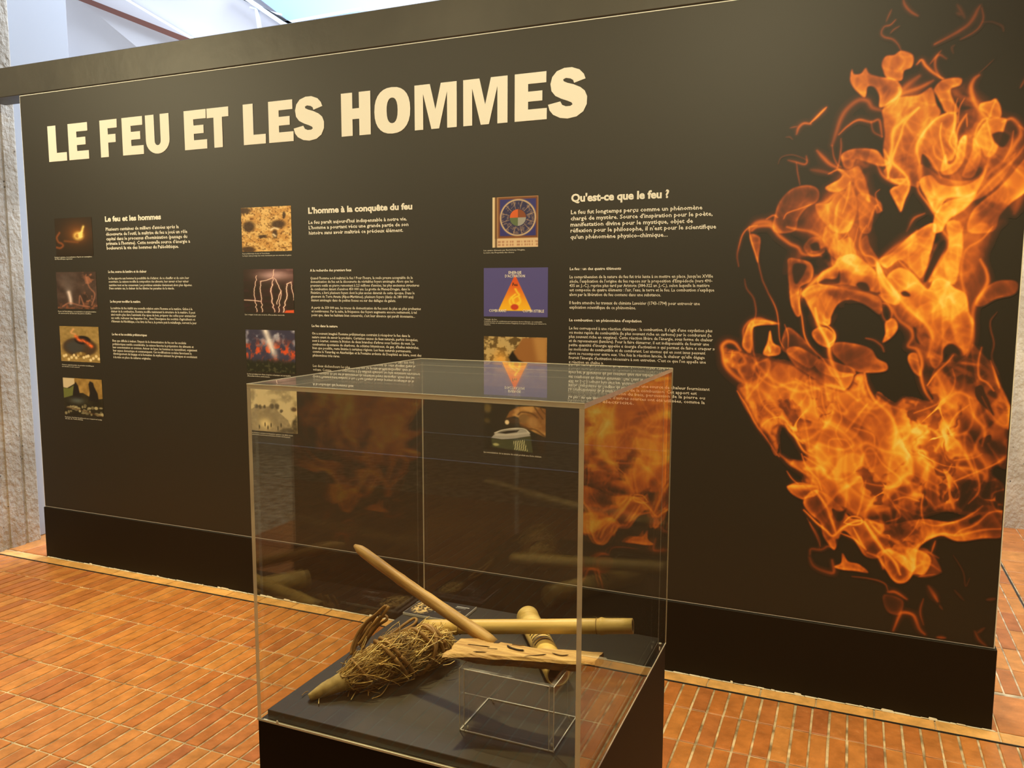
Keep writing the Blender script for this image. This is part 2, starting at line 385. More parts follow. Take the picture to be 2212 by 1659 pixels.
# ------------------------------------------------------------------ partition: beam, plinth, printed panel
beam = box_obj('header_beam', (-4.325, 3.2, -.004, .13, 2.463, 2.611), M_beam, bev=.003); origin(beam, (-2, 0, 2.46))
tag(beam, 'long black painted beam running above the printed panel', 'beam')
pl = box_obj('plinth', (-4.037, .492, -.008, .13, .0, .2795), M_plinth, bev=.002); origin(pl, (-1.8, .06, 0))
tag(pl, 'black plinth board on the tiled floor under the printed panel', 'plinth')
crumb = Soup()
x = -4.03
while x < .49:
    wd = random.uniform(.01, .06); h = random.choice([.0015, .002, .003, .004]) if random.random() < .85 else .008
    dp = random.uniform(.002, .006)
    crumb.add([(x, -.008, 0), (x+wd, -.008, 0), (x+wd*.9, -.008-dp, 0), (x+wd*.15, -.008-dp, 0), (x+wd*.1, -.0085, h), (x+wd*.8, -.0085, h*.8), (x+wd*.6, -.008-dp*.5, h*.7)],
              [(0, 3, 4), (3, 2, 6), (3, 6, 4), (2, 1, 5), (2, 5, 6), (4, 6, 5)])
    x += wd*.85
o = crumb.obj('plaster_bead', M_plaster_crumb, None, False); o['kind'] = 'stuff'; tag(o, 'ragged cream plaster bead along the foot of the black plinth', 'plaster')

XL, XR, ZB, ZT = -4.037, .4853, .2807, 2.4607
panel = thing('exhibition_panel', 'huge black printed wall panel with flames titled LE FEU ET LES HOMMES', 'panel', (-1.8, 0, ZB))
PO = Matrix.Translation((1.8, 0, -ZB))
def onp(o): o.parent = panel; o.matrix_parent_inverse = PO; return o
onp(box_obj('backing_board', (XL, XR, .0012, .028, ZB, ZT), M_board))
e = .0035
onp(mesh('print_sheet', [(XL+e, 0, ZB+e), (XR-e, 0, ZB+e), (XR-e, 0, ZT-e), (XL+e, 0, ZT-e), (XL+e, .0013, ZB+e), (XR-e, .0013, ZB+e), (XR-e, .0013, ZT-e), (XL+e, .0013, ZT-e)],
         [(0, 1, 2, 3), (0, 4, 5, 1), (1, 5, 6, 2), (2, 6, 7, 3), (3, 7, 4, 0)], M_print))

# --- title letters: unit glyph outlines (x right, y up), heavy grotesque
def pts(s): return [tuple(float(a) for a in p.split(',')) for p in s.split()]
SW = 'o'
def px_outline(P, ox, oy, sc):
    W = at([ox+p[0]/sc for p in P], [oy+p[1]/sc for p in P]); return W[:, [0, 2]]
S_px = [(1570, 512), (1558, 482), (1530, 455), (1480, 441), (1430, 446), (1380, 468), (1350, 505), (1338, 550), (1345, 595), (1370, 625), (1410, 643), (1450, 655), (1478, 666), (1484, 678), (1470, 688), (1440, 691), (1415, 682), (1403, 660),
        (1322, 682), (1332, 718), (1355, 745), (1400, 765), (1450, 769), (1510, 755), (1555, 722), (1578, 675), (1580, 625), (1565, 590), (1535, 567), (1490, 550), (1450, 541), (1425, 531), (1422, 519), (1440, 510), (1470, 513), (1488, 523), (1494, 541)]
Sw = px_outline(S_px, 740, 0, 2.989)
Sn = (Sw-Sw.min(0))/(Sw.max(0)-Sw.min(0))
def sup(cx, cy, rx, ry, n=28, p=2.35):
    o = []
    for k in range(n):
        a = 2*pi*k/n; c, s = cos(a), sin(a)
        o.append((cx+rx*math.copysign(abs(c)**(2/p), c), cy+ry*math.copysign(abs(s)**(2/p), s)))
    return o
def glyph(ch):
    if ch == 'L': return [pts('0,0 1,0 1,.235 .45,.235 .45,1 0,1')]
    if ch == 'E': return [pts('0,0 1,0 1,.235 .42,.235 .42,.40 .86,.40 .86,.61 .42,.61 .42,.77 .98,.77 .98,1 0,1')]
    if ch == 'F': return [pts('0,0 .46,0 .46,.385 .90,.385 .90,.605 .46,.605 .46,.77 1,.77 1,1 0,1')]
    if ch == 'T': return [pts('.31,0 .70,0 .70,.76 1,.76 1,1 0,1 0,.76 .31,.76')]
    if ch == 'H': return [pts('0,0 .385,0 .385,.385 .615,.385 .615,0 1,0 1,1 .615,1 .615,.63 .385,.63 .385,1 0,1')]
    if ch == 'M': return [pts('0,0 .205,0 .205,.80 .40,0 .585,0 .775,.80 .775,0 1,0 1,1 .63,1 .50,.43 .37,1 0,1')]
    if ch == 'U':
        o = [(0, 1), (0, .33)]+[(.5-.5*cos(a), .33-.355*sin(a)) for a in np.linspace(.2, pi-.2, 13)]+[(1, .33), (1, 1), (.63, 1), (.63, .33)]
        o += [(.5+.13*cos(a), .31-.115*sin(a)) for a in np.linspace(.3, pi-.3, 7)]+[(.37, .33), (.37, 1)]
        return [o]
    if ch == 'O': return [sup(.5, .5, .5, .525), sup(.5, .5, .155, .29, 20)]
    if ch == 'S': return [[(a, -.025+b*1.05) for a, b in Sn]]
def curve_fill(loops, th):
    cu = bpy.data.curves.new('c', 'CURVE'); cu.dimensions = '2D'; cu.fill_mode = 'BOTH'; cu.extrude = th
    for lp in loops:
        sp = cu.splines.new('POLY'); sp.points.add(len(lp)-1); sp.use_cyclic_u = True
        for k, (a, b) in enumerate(lp): sp.points[k].co = (a, b, 0, 1)
    o = bpy.data.objects.new('c', cu); me = bpy.data.meshes.new_from_object(o); bpy.data.objects.remove(o); bpy.data.curves.remove(cu); return me
g1 = lambda x, y: (x/2.989, y/2.989)
g2 = lambda x, y: (740+x/2.989, y/2.989)
# letter, left px, right px (each measured on the photograph near the baseline or its middle)
TL = [('L', g1(320, 1040), g1(436, 1030)), ('E', g1(450, 1028), g1(578, 1019)), ('F', g1(655, 1013), g1(765, 1001)), ('E', g1(797, 1001), g1(932, 991)), ('U', g1(944, 900), g1(1096, 890)),
      ('E', g1(1197, 969), g1(1341, 959)), ('T', g1(1338, 800), g1(1478, 790)), ('L', g1(1577, 937), g1(1719, 926)), ('E', g1(1740, 922), g1(1898, 910)), ('S', g1(1897, 780), g1(2093, 770)),
      ('H', g2(-4, 885), g2(184, 873)), ('O', g2(207, 725), g2(438, 705)), ('M', g2(468, 846), g2(739, 824)), ('M', g2(781, 820), g2(1066, 797)), ('E', g2(1112, 793), g2(1319, 774)), ('S', g2(1328, 620), g2(1580, 600))]
tz0 = np.mean([at(*g1(320, 1040))[2], at(*g2(468, 846))[2], at(*g2(1112, 793))[2]])
tz1 = np.mean([at(*g1(305, 808))[2], at(*g2(465, 560))[2], at(*g2(1110, 488))[2]])
for ch, a, b in TL:
    xa, xb = at(*a)[0], at(*b)[0]
    me = curve_fill(glyph(ch), .0008)
    co = np.empty(len(me.vertices)*3); me.vertices.foreach_get('co', co); co = co.reshape(-1, 3)
    h = np.stack([xa+co[:, 0]*(xb-xa), -.0012-co[:, 2], tz0+co[:, 1]*(tz1-tz0)], 1)
    me.vertices.foreach_set('co', h.ravel()); me.update(); onp(link('title_letter', me, M_white))

# --- running text
def text_mesh(lines, name, m, offset, yoff=-.0008):
    """lines: (text, xa, xb, z, size)"""
    VV = []; FF = []
    for (t, xa, xb, z, size) in lines:
        cu = bpy.data.curves.new('t', 'FONT'); cu.body = t; cu.size = 1; cu.offset = offset; cu.resolution_u = 1 if size < .03 else 3
        o = bpy.data.objects.new('t', cu); me = bpy.data.meshes.new_from_object(o)
        n = len(me.vertices); co = np.empty(n*3); me.vertices.foreach_get('co', co); co = co.reshape(-1, 3)
        x0, x1 = co[:, 0].min(), co[:, 0].max()
        X = xa+(co[:, 0]-x0)/(x1-x0)*(xb-xa); Z = z+co[:, 1]*size
        b = len(VV); VV += [(X[i], yoff, Z[i]) for i in range(n)]
        FF += [tuple(i+b for i in p.vertices) for p in me.polygons]
        bpy.data.objects.remove(o); bpy.data.curves.remove(cu); bpy.data.meshes.remove(me)
    o = mesh(name, VV, FF, m); return onp(o)
def block(ox, oy, sc, rows, name, m=None, offset=0.012, cap=None, k=.98):
    P = []
    for (t, x0, y0, x1, y1) in rows:
        a = at(ox+x0/sc, oy+y0/sc); b = at(ox+x1/sc, oy+y1/sc); P.append((t, a[0], b[0], (a[2]+b[2])/2))
    if cap: c = at(ox+rows[0][1]/sc, oy+(rows[0][2]-cap)/sc)[2]-at(ox+rows[0][1]/sc, oy+rows[0][2]/sc)[2]; size = c/.73
    else: size = (P[0][3]-P[-1][3])/(len(P)-1)*k
    return text_mesh([(t, a, b, z, size) for t, a, b, z in P], name, m or M_dim, offset)
A = (0, 420, 4.424)
block(*A, [("Le feu et les hommes", 1005, 258, 1540, 238)], 'heading', M_white, .040, 50)
block(*A, [("Plusieurs centaines de milliers d'années après la", 1012, 345, 1710, 325), ("découverte de l'outil, la maîtrise du feu a joué un rôle", 1014, 391, 1792, 372),
           ("capital dans le processus d'hominisation (passage du", 1017, 437, 1790, 418), ("primate à l'homme). Cette nouvelle source d'énergie a", 1018, 482, 1818, 463),
           ("bouleversé la vie des hommes du Paléolithique.", 1022, 526, 1710, 512)], 'intro_text', M_white, .020)
block(*A, [("Le feu, source de lumière et de chaleur", 1036, 750, 1402, 746)], 'subheading', M_white, .024, 24)
block(*A, [("Le feu apporte aux hommes la possibilité de s'éclairer, de se chauffer et de cuire leur", 1040, 812, 1808, 808), ("nourriture. La cuisson modifie la composition des aliments, leur saveur et leur valeur", 1042, 843, 1805, 841),
           ("nutritive tout en les conservant. Les protéines animales deviennent alors plus digestes.", 1045, 876, 1838, 877), ("Dans certains cas, la chaleur du feu élimine les parasites de la viande.", 1046, 907, 1668, 908)], 'body_text')
block(*A, [("Le feu pour modifier la matière", 1055, 1033, 1343, 1035)], 'subheading', M_white, .024, 23)
block(*A, [("La maîtrise du feu établit une nouvelle relation entre l'homme et la matière. Grâce à la", 1060, 1096, 1840, 1106), ("chaleur de la combustion, l'homme modifie maintenant la structure de la matière. Il peut", 1062, 1127, 1867, 1139),
           ("ainsi rendre plus dure l'extrémité d'un épieu de bois, préparer des colles pour emmancher", 1063, 1158, 1876, 1172), ("ses outils, redresser des baguettes d'os... Avec l'émergence des sociétés d'agriculteurs et", 1065, 1190, 1866, 1205),
           ("d'éleveurs du Néolithique, « les Arts du Feu », la poterie puis la métallurgie, verront le jour", 1066, 1222, 1880, 1240)], 'body_text')
block(*A, [("Le feu et les sociétés préhistoriques", 1073, 1345, 1405, 1355)], 'subheading', M_white, .024, 22)
block(*A, [("Bien que difficile à évaluer, l'impact de la domestication du feu sur les sociétés", 1077, 1410, 1780, 1428), ("préhistoriques semble considérable. La cuisson favorise la préparation des aliments et", 1078, 1442, 1852, 1464),
           ("leur consommation en commun. Autour du foyer, les hommes se rassemblent, organisent", 1080, 1472, 1885, 1498), ("leur espace domestique et communiquent. Ces modifications sociales favorisent le", 1082, 1503, 1832, 1528),
           ("développement du langage et la formation de mythes unissant les groupes et conduisant", 1084, 1533, 1886, 1562), ("à la mise en place de cultures originales.", 1086, 1564, 1445, 1578)], 'body_text')
A = (480, 400, 4.608)
block(*A, [("L'homme à la conquête du feu", 857, 278, 1893, 243)], 'heading', M_white, .040, 60)
block(*A, [("Le feu paraît aujourd'hui indispensable à notre vie.", 860, 380, 1840, 358), ("L'homme a pourtant vécu une grande partie de son", 862, 433, 1855, 413), ("histoire sans avoir maîtrisé ce précieux élément.", 864, 486, 1802, 470)], 'intro_text', M_white, .020, None, .92)
block(*A, [("A la recherche des premiers feux", 875, 858, 1288, 858)], 'subheading', M_white, .024, 26)
block(*A, [("Quand l'homme a-t-il maîtrisé le feu ? Pour l'heure, la seule preuve acceptable de la", 878, 933, 1897, 937), ("domestication du feu est la découverte de véritables foyers aménagés. Alors que les", 880, 968, 1903, 974),
           ("premiers outils en pierre remontent à 2,5 millions d'années, les plus anciennes structures", 881, 1006, 1962, 1013), ("de combustion datent d'environ 450 000 ans. La grotte de Menez-Dregan, dans le", 882, 1043, 1870, 1050),
           ("Finistère, a livré plusieurs foyers dont le plus ancien daterait de cette époque. Dans le", 884, 1080, 1916, 1088), ("gisement de Terra Amata (Alpes-Maritimes), plusieurs foyers (datés de 380 000 ans)", 885, 1117, 1905, 1128),
           ("étaient aménagés dans de petites fosses ou sur des dallages de galets.", 886, 1154, 1730, 1165)], 'body_text')
block(*A, [("A partir de 350 000 ans, les traces de domestication du feu sont de plus en plus probantes", 888, 1228, 1978, 1245), ("et nombreuses. Par la suite, la fréquence des foyers augmente encore nettement, à tel", 890, 1264, 1937, 1281),
           ("point que, dans les habitats bien conservés, c'est leur absence qui paraît étonnante...", 891, 1302, 1920, 1321)], 'body_text')
block(*A, [("Le feu dans la nature", 893, 1412, 1150, 1415)], 'subheading', M_white, .024, 25)
A = (655, 700, 8.193)
block(*A, [("On a souvent imaginé l'homme préhistorique contraint à récupérer le feu dans la", 158, 183, 1893, 232), ("nature avant de savoir le produire. Certaines causes de feux naturels, parfois évoquées,", 160, 250, 2033, 303),
           ("sont à écarter, comme la friction de deux branches d'arbres sous l'action du vent. La", 163, 312, 1972, 370), ("combustion spontanée de charbons, de schistes bitumineux, de gaz, d'huiles minérales,", 165, 378, 2050, 440),
           ("bien que possible, reste limitée à certaines régions. Les feux naturels permanents,", 167, 440, 1915, 505), ("comme le Yanardag en Azerbaïdjan et la Fontaine ardente du Dauphiné en Isère, sont des", 169, 505, 2093, 578),
           ("phénomènes très rares.", 172, 573, 650, 588)], 'body_text')
block(*A, [("Les deux déclencheurs les plus", 175, 758, 830, 786), ("volcans. Comme", 178, 825, 500, 838)], 'body_text', None, 0, None, .98)
A = (1000, 400, 3.687)
block(*A, [("Qu'est-ce que le feu ?", 863, 135, 1642, 95)], 'heading', M_white, .040, 62)
block(*A, [("Le feu fut longtemps perçu comme un phénomène", 860, 235, 1908, 188), ("chargé de mystère. Source d'inspiration pour le poète,", 858, 284, 1990, 238), ("manifestation divine pour le mystique, objet de", 857, 333, 1833, 295),
           ("réflexion pour le philosophe, il n'est pour le scientifique", 857, 383, 2018, 338), ("qu'un phénomène physico-chimique...", 855, 432, 1632, 405)], 'intro_text', M_white, .020, None, .92)
block(*A, [("Le feu : un des quatre éléments", 852, 677, 1260, 673)], 'subheading', M_white, .024, 22)
block(*A, [("La compréhension de la nature du feu fut très lente à se mettre en place. Jusqu'au XVIIIe", 850, 745, 1992, 733), ("siècle, l'explication de l'origine du feu repose sur la proposition d'Empédocle (vers 490-", 850, 780, 1987, 770),
           ("435 av. J.-C.), reprise plus tard par Aristote (384-322 av. J.-C.), selon laquelle la matière", 849, 815, 1965, 806), ("est composée de quatre éléments : l'air, l'eau, la terre et le feu. La combustion s'explique", 849, 849, 2002, 843),
           ("alors par la libération du feu contenu dans une substance.", 848, 884, 1577, 883)], 'body_text')
block(*A, [("Il faudra attendre les travaux du chimiste Lavoisier (1743-1794) pour entrevoir une", 848, 950, 1887, 953), ("explication scientifique de ce phénomène.", 848, 985, 1378, 987)], 'body_text')
block(*A, [("La combustion : un phénomène d'oxydation", 847, 1086, 1422, 1090)], 'subheading', M_white, .024, 22)
A = (1220, 680, 6.506)
block(*A, [("Le feu correspond à une réaction chimique : la combustion. Il s'agit d'une oxydation plus", 62, 212, 2075, 238), ("ou moins rapide du combustible (le plus souvent riche en carbone) par le comburant (le", 60, 273, 2063, 302),
           ("plus souvent riche en oxygène). Cette réaction libère de l'énergie, sous forme de chaleur", 60, 333, 2082, 364), ("et de rayonnement (lumière). Pour la faire démarrer, il est indispensable de fournir une", 58, 389, 2027, 427),
           ("petite quantité d'énergie appelée « énergie d'activation » qui permet de faire « craquer »", 57, 449, 2107, 490), ("les molécules du combustible et du comburant. Les atomes qui en sont issus peuvent", 56, 506, 1975, 552),
           ("alors se recomposer entre eux. Une fois la réaction lancée, la chaleur qu'elle dégage", 55, 566, 1967, 613), ("fournit l'énergie d'activation nécessaire à son entretien. C'est ce que l'on appelle une", 55, 624, 1983, 680),
           ("« réaction en chaîne ».", 57, 684, 548, 693)], 'body_text')
block(*A, [("L'énergie d'activation est apportée par une source de chaleur fournissant", 48, 988, 2037, 1052), ("l'énergie nécessaire à l'amorçage de la combustion. Cet apport est", 46, 1048, 1855, 1110),
           ("souvent mécanique (friction du bois, percussion de la pierre ou", 45, 1106, 1970, 1172), ("du métal). Cependant, d'autres sources ont été utilisées, comme la", 44, 1165, 1968, 1238),
           ("lumière et l'électricité.", 42, 1222, 972, 1252)], 'body_text')

# ------------------------------------------------------------------ numpy painting helpers (flat print only)
def vnoise(U, V_, seed=0):
    r = np.random.default_rng(seed); G = r.random((64, 64))
    a = np.floor(U).astype(int); b = np.floor(V_).astype(int); fu = U-a; fv = V_-b
    fu = fu*fu*(3-2*fu); fv = fv*fv*(3-2*fv); a &= 63; b &= 63; a1 = (a+1) & 63; b1 = (b+1) & 63
    return (G[a, b]*(1-fu)+G[a1, b]*fu)*(1-fv)+(G[a, b1]*(1-fu)+G[a1, b1]*fu)*fv
def fbm(U, V_, seed=0, o=4, g=.5):
    s = 0; a = 1; t = 0
    for k in range(o): s = s+a*vnoise(U*2**k+k*7.3, V_*2**k+k*3.1, seed+k); t += a; a *= g
    return s/t
def segdist(X, Y, P):
    """distance from grid points to polyline P, and the parameter (0..1) of the nearest point"""
    best = np.full(X.shape, 1e9); tt = np.zeros(X.shape); n = len(P)-1
    for i in range(n):
        ax, ay = P[i]; bx, by = P[i+1]; dx, dy = bx-ax, by-ay; q = dx*dx+dy*dy+1e-12
        t = np.clip(((X-ax)*dx+(Y-ay)*dy)/q, 0, 1); d = (X-ax-t*dx)**2+(Y-ay-t*dy)**2
        m_ = d < best; best = np.where(m_, d, best); tt = np.where(m_, (i+t)/n, tt)
    return np.sqrt(best), tt
def inside(X, Y, P):
    c = np.zeros(X.shape, bool); n = len(P)
    for i in range(n):
        x1, y1 = P[i]; x2, y2 = P[(i+1) % n]
        if y1 == y2: continue
        m_ = ((y1 > Y) != (y2 > Y)) & (X < (x2-x1)*(Y-y1)/(y2-y1)+x1); c ^= m_
    return c
def sst(a, b, x): t = np.clip((x-a)/(b-a), 0, 1); return t*t*(3-2*t)
def lin(c): c = np.clip(c, 0, 1); return np.where(c <= .04045, c/12.92, ((c+.055)/1.055)**2.4)
def grid_mesh(name, X, Z, RGB, m, y, keep=None):
    """X, Z (ny, nx) world positions; RGB linear -> vertex-coloured sheet"""
    ny, nx_ = X.shape; idx = np.arange(ny*nx_).reshape(ny, nx_)
    q = np.stack([idx[:-1, :-1], idx[:-1, 1:], idx[1:, 1:], idx[1:, :-1]], -1).reshape(-1, 4)
    if keep is not None:
        kk = keep[:-1, :-1] | keep[:-1, 1:] | keep[1:, 1:] | keep[1:, :-1]; q = q[kk.ravel()]
    used = np.unique(q); remap = -np.ones(ny*nx_, int); remap[used] = np.arange(len(used)); q = remap[q]
    co = np.stack([X.ravel(), np.full(X.size, y), Z.ravel()], 1)[used]; col = np.c_[RGB.reshape(-1, 3), np.ones(X.size)][used]
    me = bpy.data.meshes.new(name); me.vertices.add(len(co)); me.vertices.foreach_set('co', co.ravel().astype(np.float32))
    me.loops.add(q.size); me.loops.foreach_set('vertex_index', q.ravel().astype(np.int32))
    me.polygons.add(len(q)); me.polygons.foreach_set('loop_start', (np.arange(len(q))*4).astype(np.int32))
    me.update(calc_edges=True)
    ca = me.color_attributes.new('Col', 'FLOAT_COLOR', 'POINT'); ca.data.foreach_set('color', col.ravel().astype(np.float32))
    me.validate(); return link(name, me, m)
# ------------------------------------------------------------------ the printed flames
FW = 3.385
FA, FB, FC = (1560, 0), (1560, 490), (1560, 980)
# open strokes: origin, width, heat, points      closed: origin, fill heat, rim heat, rim width, points
FO = []; FK = []; FH = []
def O(og, wdt, ht, s): FO.append((og, wdt, ht, pts(s)))
def K(og, fi, ri, rw, s): FK.append((og, fi, ri, rw, pts(s)))
def HOLE(og, s): FH.append((og, pts(s)))
a_, b_, c_ = FA, FB, FC
K(a_, .42, .50, 14, "1310,370 1385,390 1405,430 1385,490 1330,520 1310,590 1210,570 1175,510 1165,460 1195,410 1260,400")
K(a_, .42, .58, 13, "945,510 960,545 1010,540 1045,500 1070,540 1150,565 1260,580 1310,640 1300,700 1200,770 1150,780 1150,700 1110,640 1060,640 1040,712 975,660 935,590")
K(a_, .40, .25, 20, "1175,800 1260,720 1430,700 1530,640 1560,760 1590,830 1510,930 1440,1030 1420,1120 1440,1350 1380,1360 1240,1330 1180,1250 1230,1200 1180,1090 1190,980 1180,880")
K(a_, .48, .72, 14, "1180,1090 1235,1200 1215,1300 1350,1310 1365,1380 1330,1460 1305,1545 1260,1470 1225,1400 1250,1370 1290,1350 1215,1290")
K(a_, .45, .70, 16, "870,1140 920,1100 1020,1085 1130,1100 1180,1160 1220,1190 1160,1215 1050,1180 980,1160 950,1220 900,1230")
K(a_, .60, .55, 20, "850,1240 930,1240 1000,1215 1040,1300 1070,1400 1075,1480 1000,1400 960,1330 920,1360 860,1400 790,1400 760,1370 850,1320 880,1280")
K(a_, .22, .50, 11, "385,1690 390,1580 420,1480 500,1390 600,1355 680,1370 710,1420 690,1480 620,1520 560,1600 530,1690")
K(a_, .64, .82, 15, "830,1690 825,1560 850,1480 900,1410 935,1330 960,1400 985,1480 975,1580 930,1690")
K(a_, .48, .30, 20, "690,1500 780,1490 830,1430 900,1400 850,1500 830,1690 760,1640 700,1560")
K(a_, .42, .68, 14, "990,1430 1060,1420 1120,1450 1160,1490 1165,1540 1130,1560 1110,1520 1090,1690 1020,1690 1000,1560")
K(a_, .40, .50, 14, "1550,650 1600,590 1680,570 1750,575 1740,620 1670,650 1680,720 1720,800 1700,830 1630,820 1600,760 1570,700")
K(a_, .36, .52, 14, "1890,760 1960,740 2000,725 2035,790 2030,860 1950,855 1930,830 1880,800")
K(a_, .36, .62, 15, "1560,870 1640,830 1710,840 1700,960 1720,1040 1690,1160 1640,1180 1640,1240 1560,1240 1470,1120 1440,1200 1420,1090 1440,1020 1490,940")
K(a_, .44, .72, 13, "1600,1230 1610,1270 1680,1270 1750,1200 1780,1100 1785,1000 1750,1010 1720,1080 1700,1180 1650,1200 1630,1130")
K(a_, .40, .68, 13, "1755,1280 1790,1200 1830,1100 1840,1010 1890,1100 1880,1200 1840,1280 1800,1300")
K(a_, .36, .56, 16, "1850,1030 1880,950 1950,870 2070,870 2060,940 2030,1040 1990,1130 1930,1150 1900,1090")
K(a_, .56, .55, 20, "1440,1330 1520,1280 1600,1350 1750,1360 1880,1300 1930,1240 1900,1330 1820,1430 1650,1450 1570,1560 1500,1450")
K(a_, .40, .50, 18, "1800,1690 1820,1560 1900,1470 2000,1400 2100,1300 2230,1160 2230,1380 2120,1480 2030,1580 1980,1690")
K(a_, .58, .45, 20, "1540,1690 1560,1560 1640,1480 1760,1440 1860,1400 1780,1520 1660,1600 1600,1690")
K(a_, .30, .3, 30, "1440,1200 1620,1300 1800,1320 1920,1240 1960,1120 2060,1180 2150,1120 2060,1300 1900,1440 1700,1480 1520,1440 1450,1350")
for s in ("12,.50,1325,0 1340,45 1380,90 1430,122", "8,.35,1240,75 1225,110 1205,160", "9,.45,1270,150 1235,185 1190,200 1168,245 1190,275 1250,290 1290,325 1310,365", "7,.30,1300,195 1260,220 1235,245",
          "13,.3,1720,35 1740,70 1775,130", "10,.25,1712,95 1745,110", "16,.50,1890,45 1870,80 1850,120 1800,180 1700,245 1555,325", "9,.42,1905,60 1915,130 1890,190 1840,235 1745,285", "7,.16,1910,160 1980,160 2050,190 2060,230",
          "8,.26,1700,330 1680,350 1690,390", "11,.42,1640,430 1590,405 1560,440 1560,500 1590,560 1620,575", "9,.38,1600,375 1560,420 1520,470", "13,.75,1425,470 1460,440 1490,485 1540,530 1610,575", "4,.18,1990,430 1940,480 1880,530",
          "26,.48,1290,700 1340,640 1440,560", "18,.46,1215,780 1300,700 1450,640 1540,590", "17,.85,1435,790 1360,850 1300,900 1250,960 1240,1080 1220,1180 1210,1300", "13,.74,1435,790 1340,890 1310,980 1270,1080 1240,1180 1300,1240 1350,1300 1365,1370 1330,1460 1305,1545",
          "22,.42,1180,810 1100,790 1060,740 1000,735 930,780 880,850 840,950 805,1060", "8,.34,805,1060 815,1140 840,1200 870,1220", "12,.52,855,980 920,920 1000,875 1090,890 1150,880 1170,1000", "9,.36,1090,890 1110,960 1170,1000", "9,.38,870,1010 870,1080 855,1180 840,1230",
          "14,.50,1130,1200 1180,1290 1290,1345 1350,1300", "12,.8,765,785 740,810 700,850 650,895", "14,.55,650,905 600,900 565,930 548,980", "7,.3,500,935 550,925", "5,.25,470,1000 500,1000 520,1020", "5,.22,405,1200 430,1150 500,1130 580,1150 620,1170",
          "11,.42,480,1170 540,1185 600,1200 620,1180 615,1140", "7,.30,540,1190 550,1260 570,1350", "18,.50,695,1100 740,1150 790,1200 850,1230", "18,.26,650,1240 720,1250 800,1270", "10,.55,780,1270 860,1240 940,1300", "8,.42,455,1600 480,1560 560,1530 650,1500",
          "10,.45,330,1600 380,1575 410,1590", "24,.5,200,1680 260,1630 350,1625 430,1690", "16,.55,690,1500 760,1480 830,1420 900,1380", "10,.75,935,1330 920,1440 880,1560", "11,.60,1070,1660 1100,1560 1130,1500 1165,1540", "7,.45,1150,1385 1120,1420 1140,1500",
          "18,.58,1880,545 1840,580 1820,640 1840,740 1880,810 1935,870", "11,.5,2000,730 1970,800 1950,860 1900,880 1860,940 1850,1020 1890,1090", "12,.6,1780,840 1740,900 1715,960 1710,1040", "7,.45,1780,850 1785,930", "7,.4,1770,720 1730,800 1720,900", "6,.38,1720,720 1700,800 1690,900",
          "13,.68,1640,830 1560,870 1490,940 1440,1020 1420,1090 1440,1200 1450,1320 1430,1340 1440,1400 1500,1480 1550,1560 1600,1620", "9,.6,1600,900 1590,980 1610,1080 1640,1180", "9,.55,1700,830 1690,940 1660,1040 1700,1100 1730,1160", "10,.5,1540,1070 1560,1140 1620,1180",
          "18,.58,2050,890 2120,870 2170,920 2180,990 2140,1060 2060,1180 1960,1260 1900,1350", "14,.6,2230,1040 2160,1140 2050,1250 1960,1330 1870,1420 1780,1500 1640,1590 1600,1690", "20,.78,1930,1220 1900,1300 1820,1420 1700,1430 1600,1460 1560,1540", "11,.55,1470,1120 1520,1160 1560,1220 1600,1300",
          "9,.5,1930,880 1960,980 1980,1060 1940,1140", "8,.4,2060,1180 2110,1080 2130,960", "30,.34,2140,1560 2190,1420 2230,1300", "12,.4,1350,1690 1400,1600 1480,1560", "16,.5,1740,1100 1700,1180 1640,1230",
          "8,.3,2180,640 2220,560", "9,.45,2170,920 2215,960 2230,1020", "9,.5,1290,640 1300,700 1270,770", "14,.40,1300,400 1340,440 1310,500"):
    w_, h_, r_ = s.split(',', 2); O(a_, float(w_), float(h_), r_)
K(b_, .30, .45, 10, "205,60 280,80 270,200 262,260 235,180")
K(b_, .22, .52, 12, "600,150 640,90 700,80 740,130 750,180 700,210 640,210")
K(b_, .28, .58, 12, "490,230 560,235 640,260 665,320 640,400 570,440 560,520 570,640 540,650 500,560 488,420 485,300")
K(b_, .44, .58, 16, "580,480 700,420 900,450 1080,490 1160,540 1150,640 1050,570 940,530 850,560 800,650 780,720 700,700 650,620 600,520")
K(b_, .66, .45, 30, "850,230 960,200 1050,260 1120,330 1140,410 1140,480 1000,440 880,420 700,425 720,340 820,280")
K(b_, .45, .68, 14, "660,780 700,740 760,740 820,790 820,850 780,880 700,850")
K(b_, .40, .45, 12, "1010,140 1060,60 1080,130 1130,220 1150,270 1080,280")
K(b_, .36, .35, 20, "760,0 840,0 850,100 940,80 980,200 860,240 790,200 740,120")
K(b_, .80, .85, 16, "1130,260 1200,380 1290,500 1280,570 1180,540 1150,450")
K(b_, .48, .55, 15, "1150,240 1250,180 1420,30 1560,-20 1520,200 1460,370 1400,330 1300,240 1200,300")
K(b_, .60, .50, 22, "1200,380 1290,300 1400,350 1500,460 1550,390 1600,380 1650,400 1700,450 1780,500 1800,620 1840,700 1820,860 1770,940 1740,880 1660,850 1620,900 1610,980 1560,1040 1520,980 1540,850 1500,730 1400,640 1280,520")
K(b_, .40, .42, 18, "1640,-30 1740,-30 1760,150 1740,260 1700,420 1600,380 1540,360 1600,250 1660,130")
K(b_, .16, .26, 14, "1850,560 1900,470 2000,400 2130,390 2165,430 2130,490 2010,520 1900,580")
K(b_, .48, .62, 12, "1190,700 1250,670 1280,730 1240,800 1170,845 1190,780")
K(b_, .40, .50, 16, "160,800 210,690 300,680 400,710 260,720 220,760 210,920 150,880")
K(b_, .62, .75, 12, "300,930 330,850 350,760 370,850 420,880 420,930 360,945")
K(b_, .32, .40, 14, "430,880 470,740 560,790 640,870 700,950 650,1030 560,990 480,930")
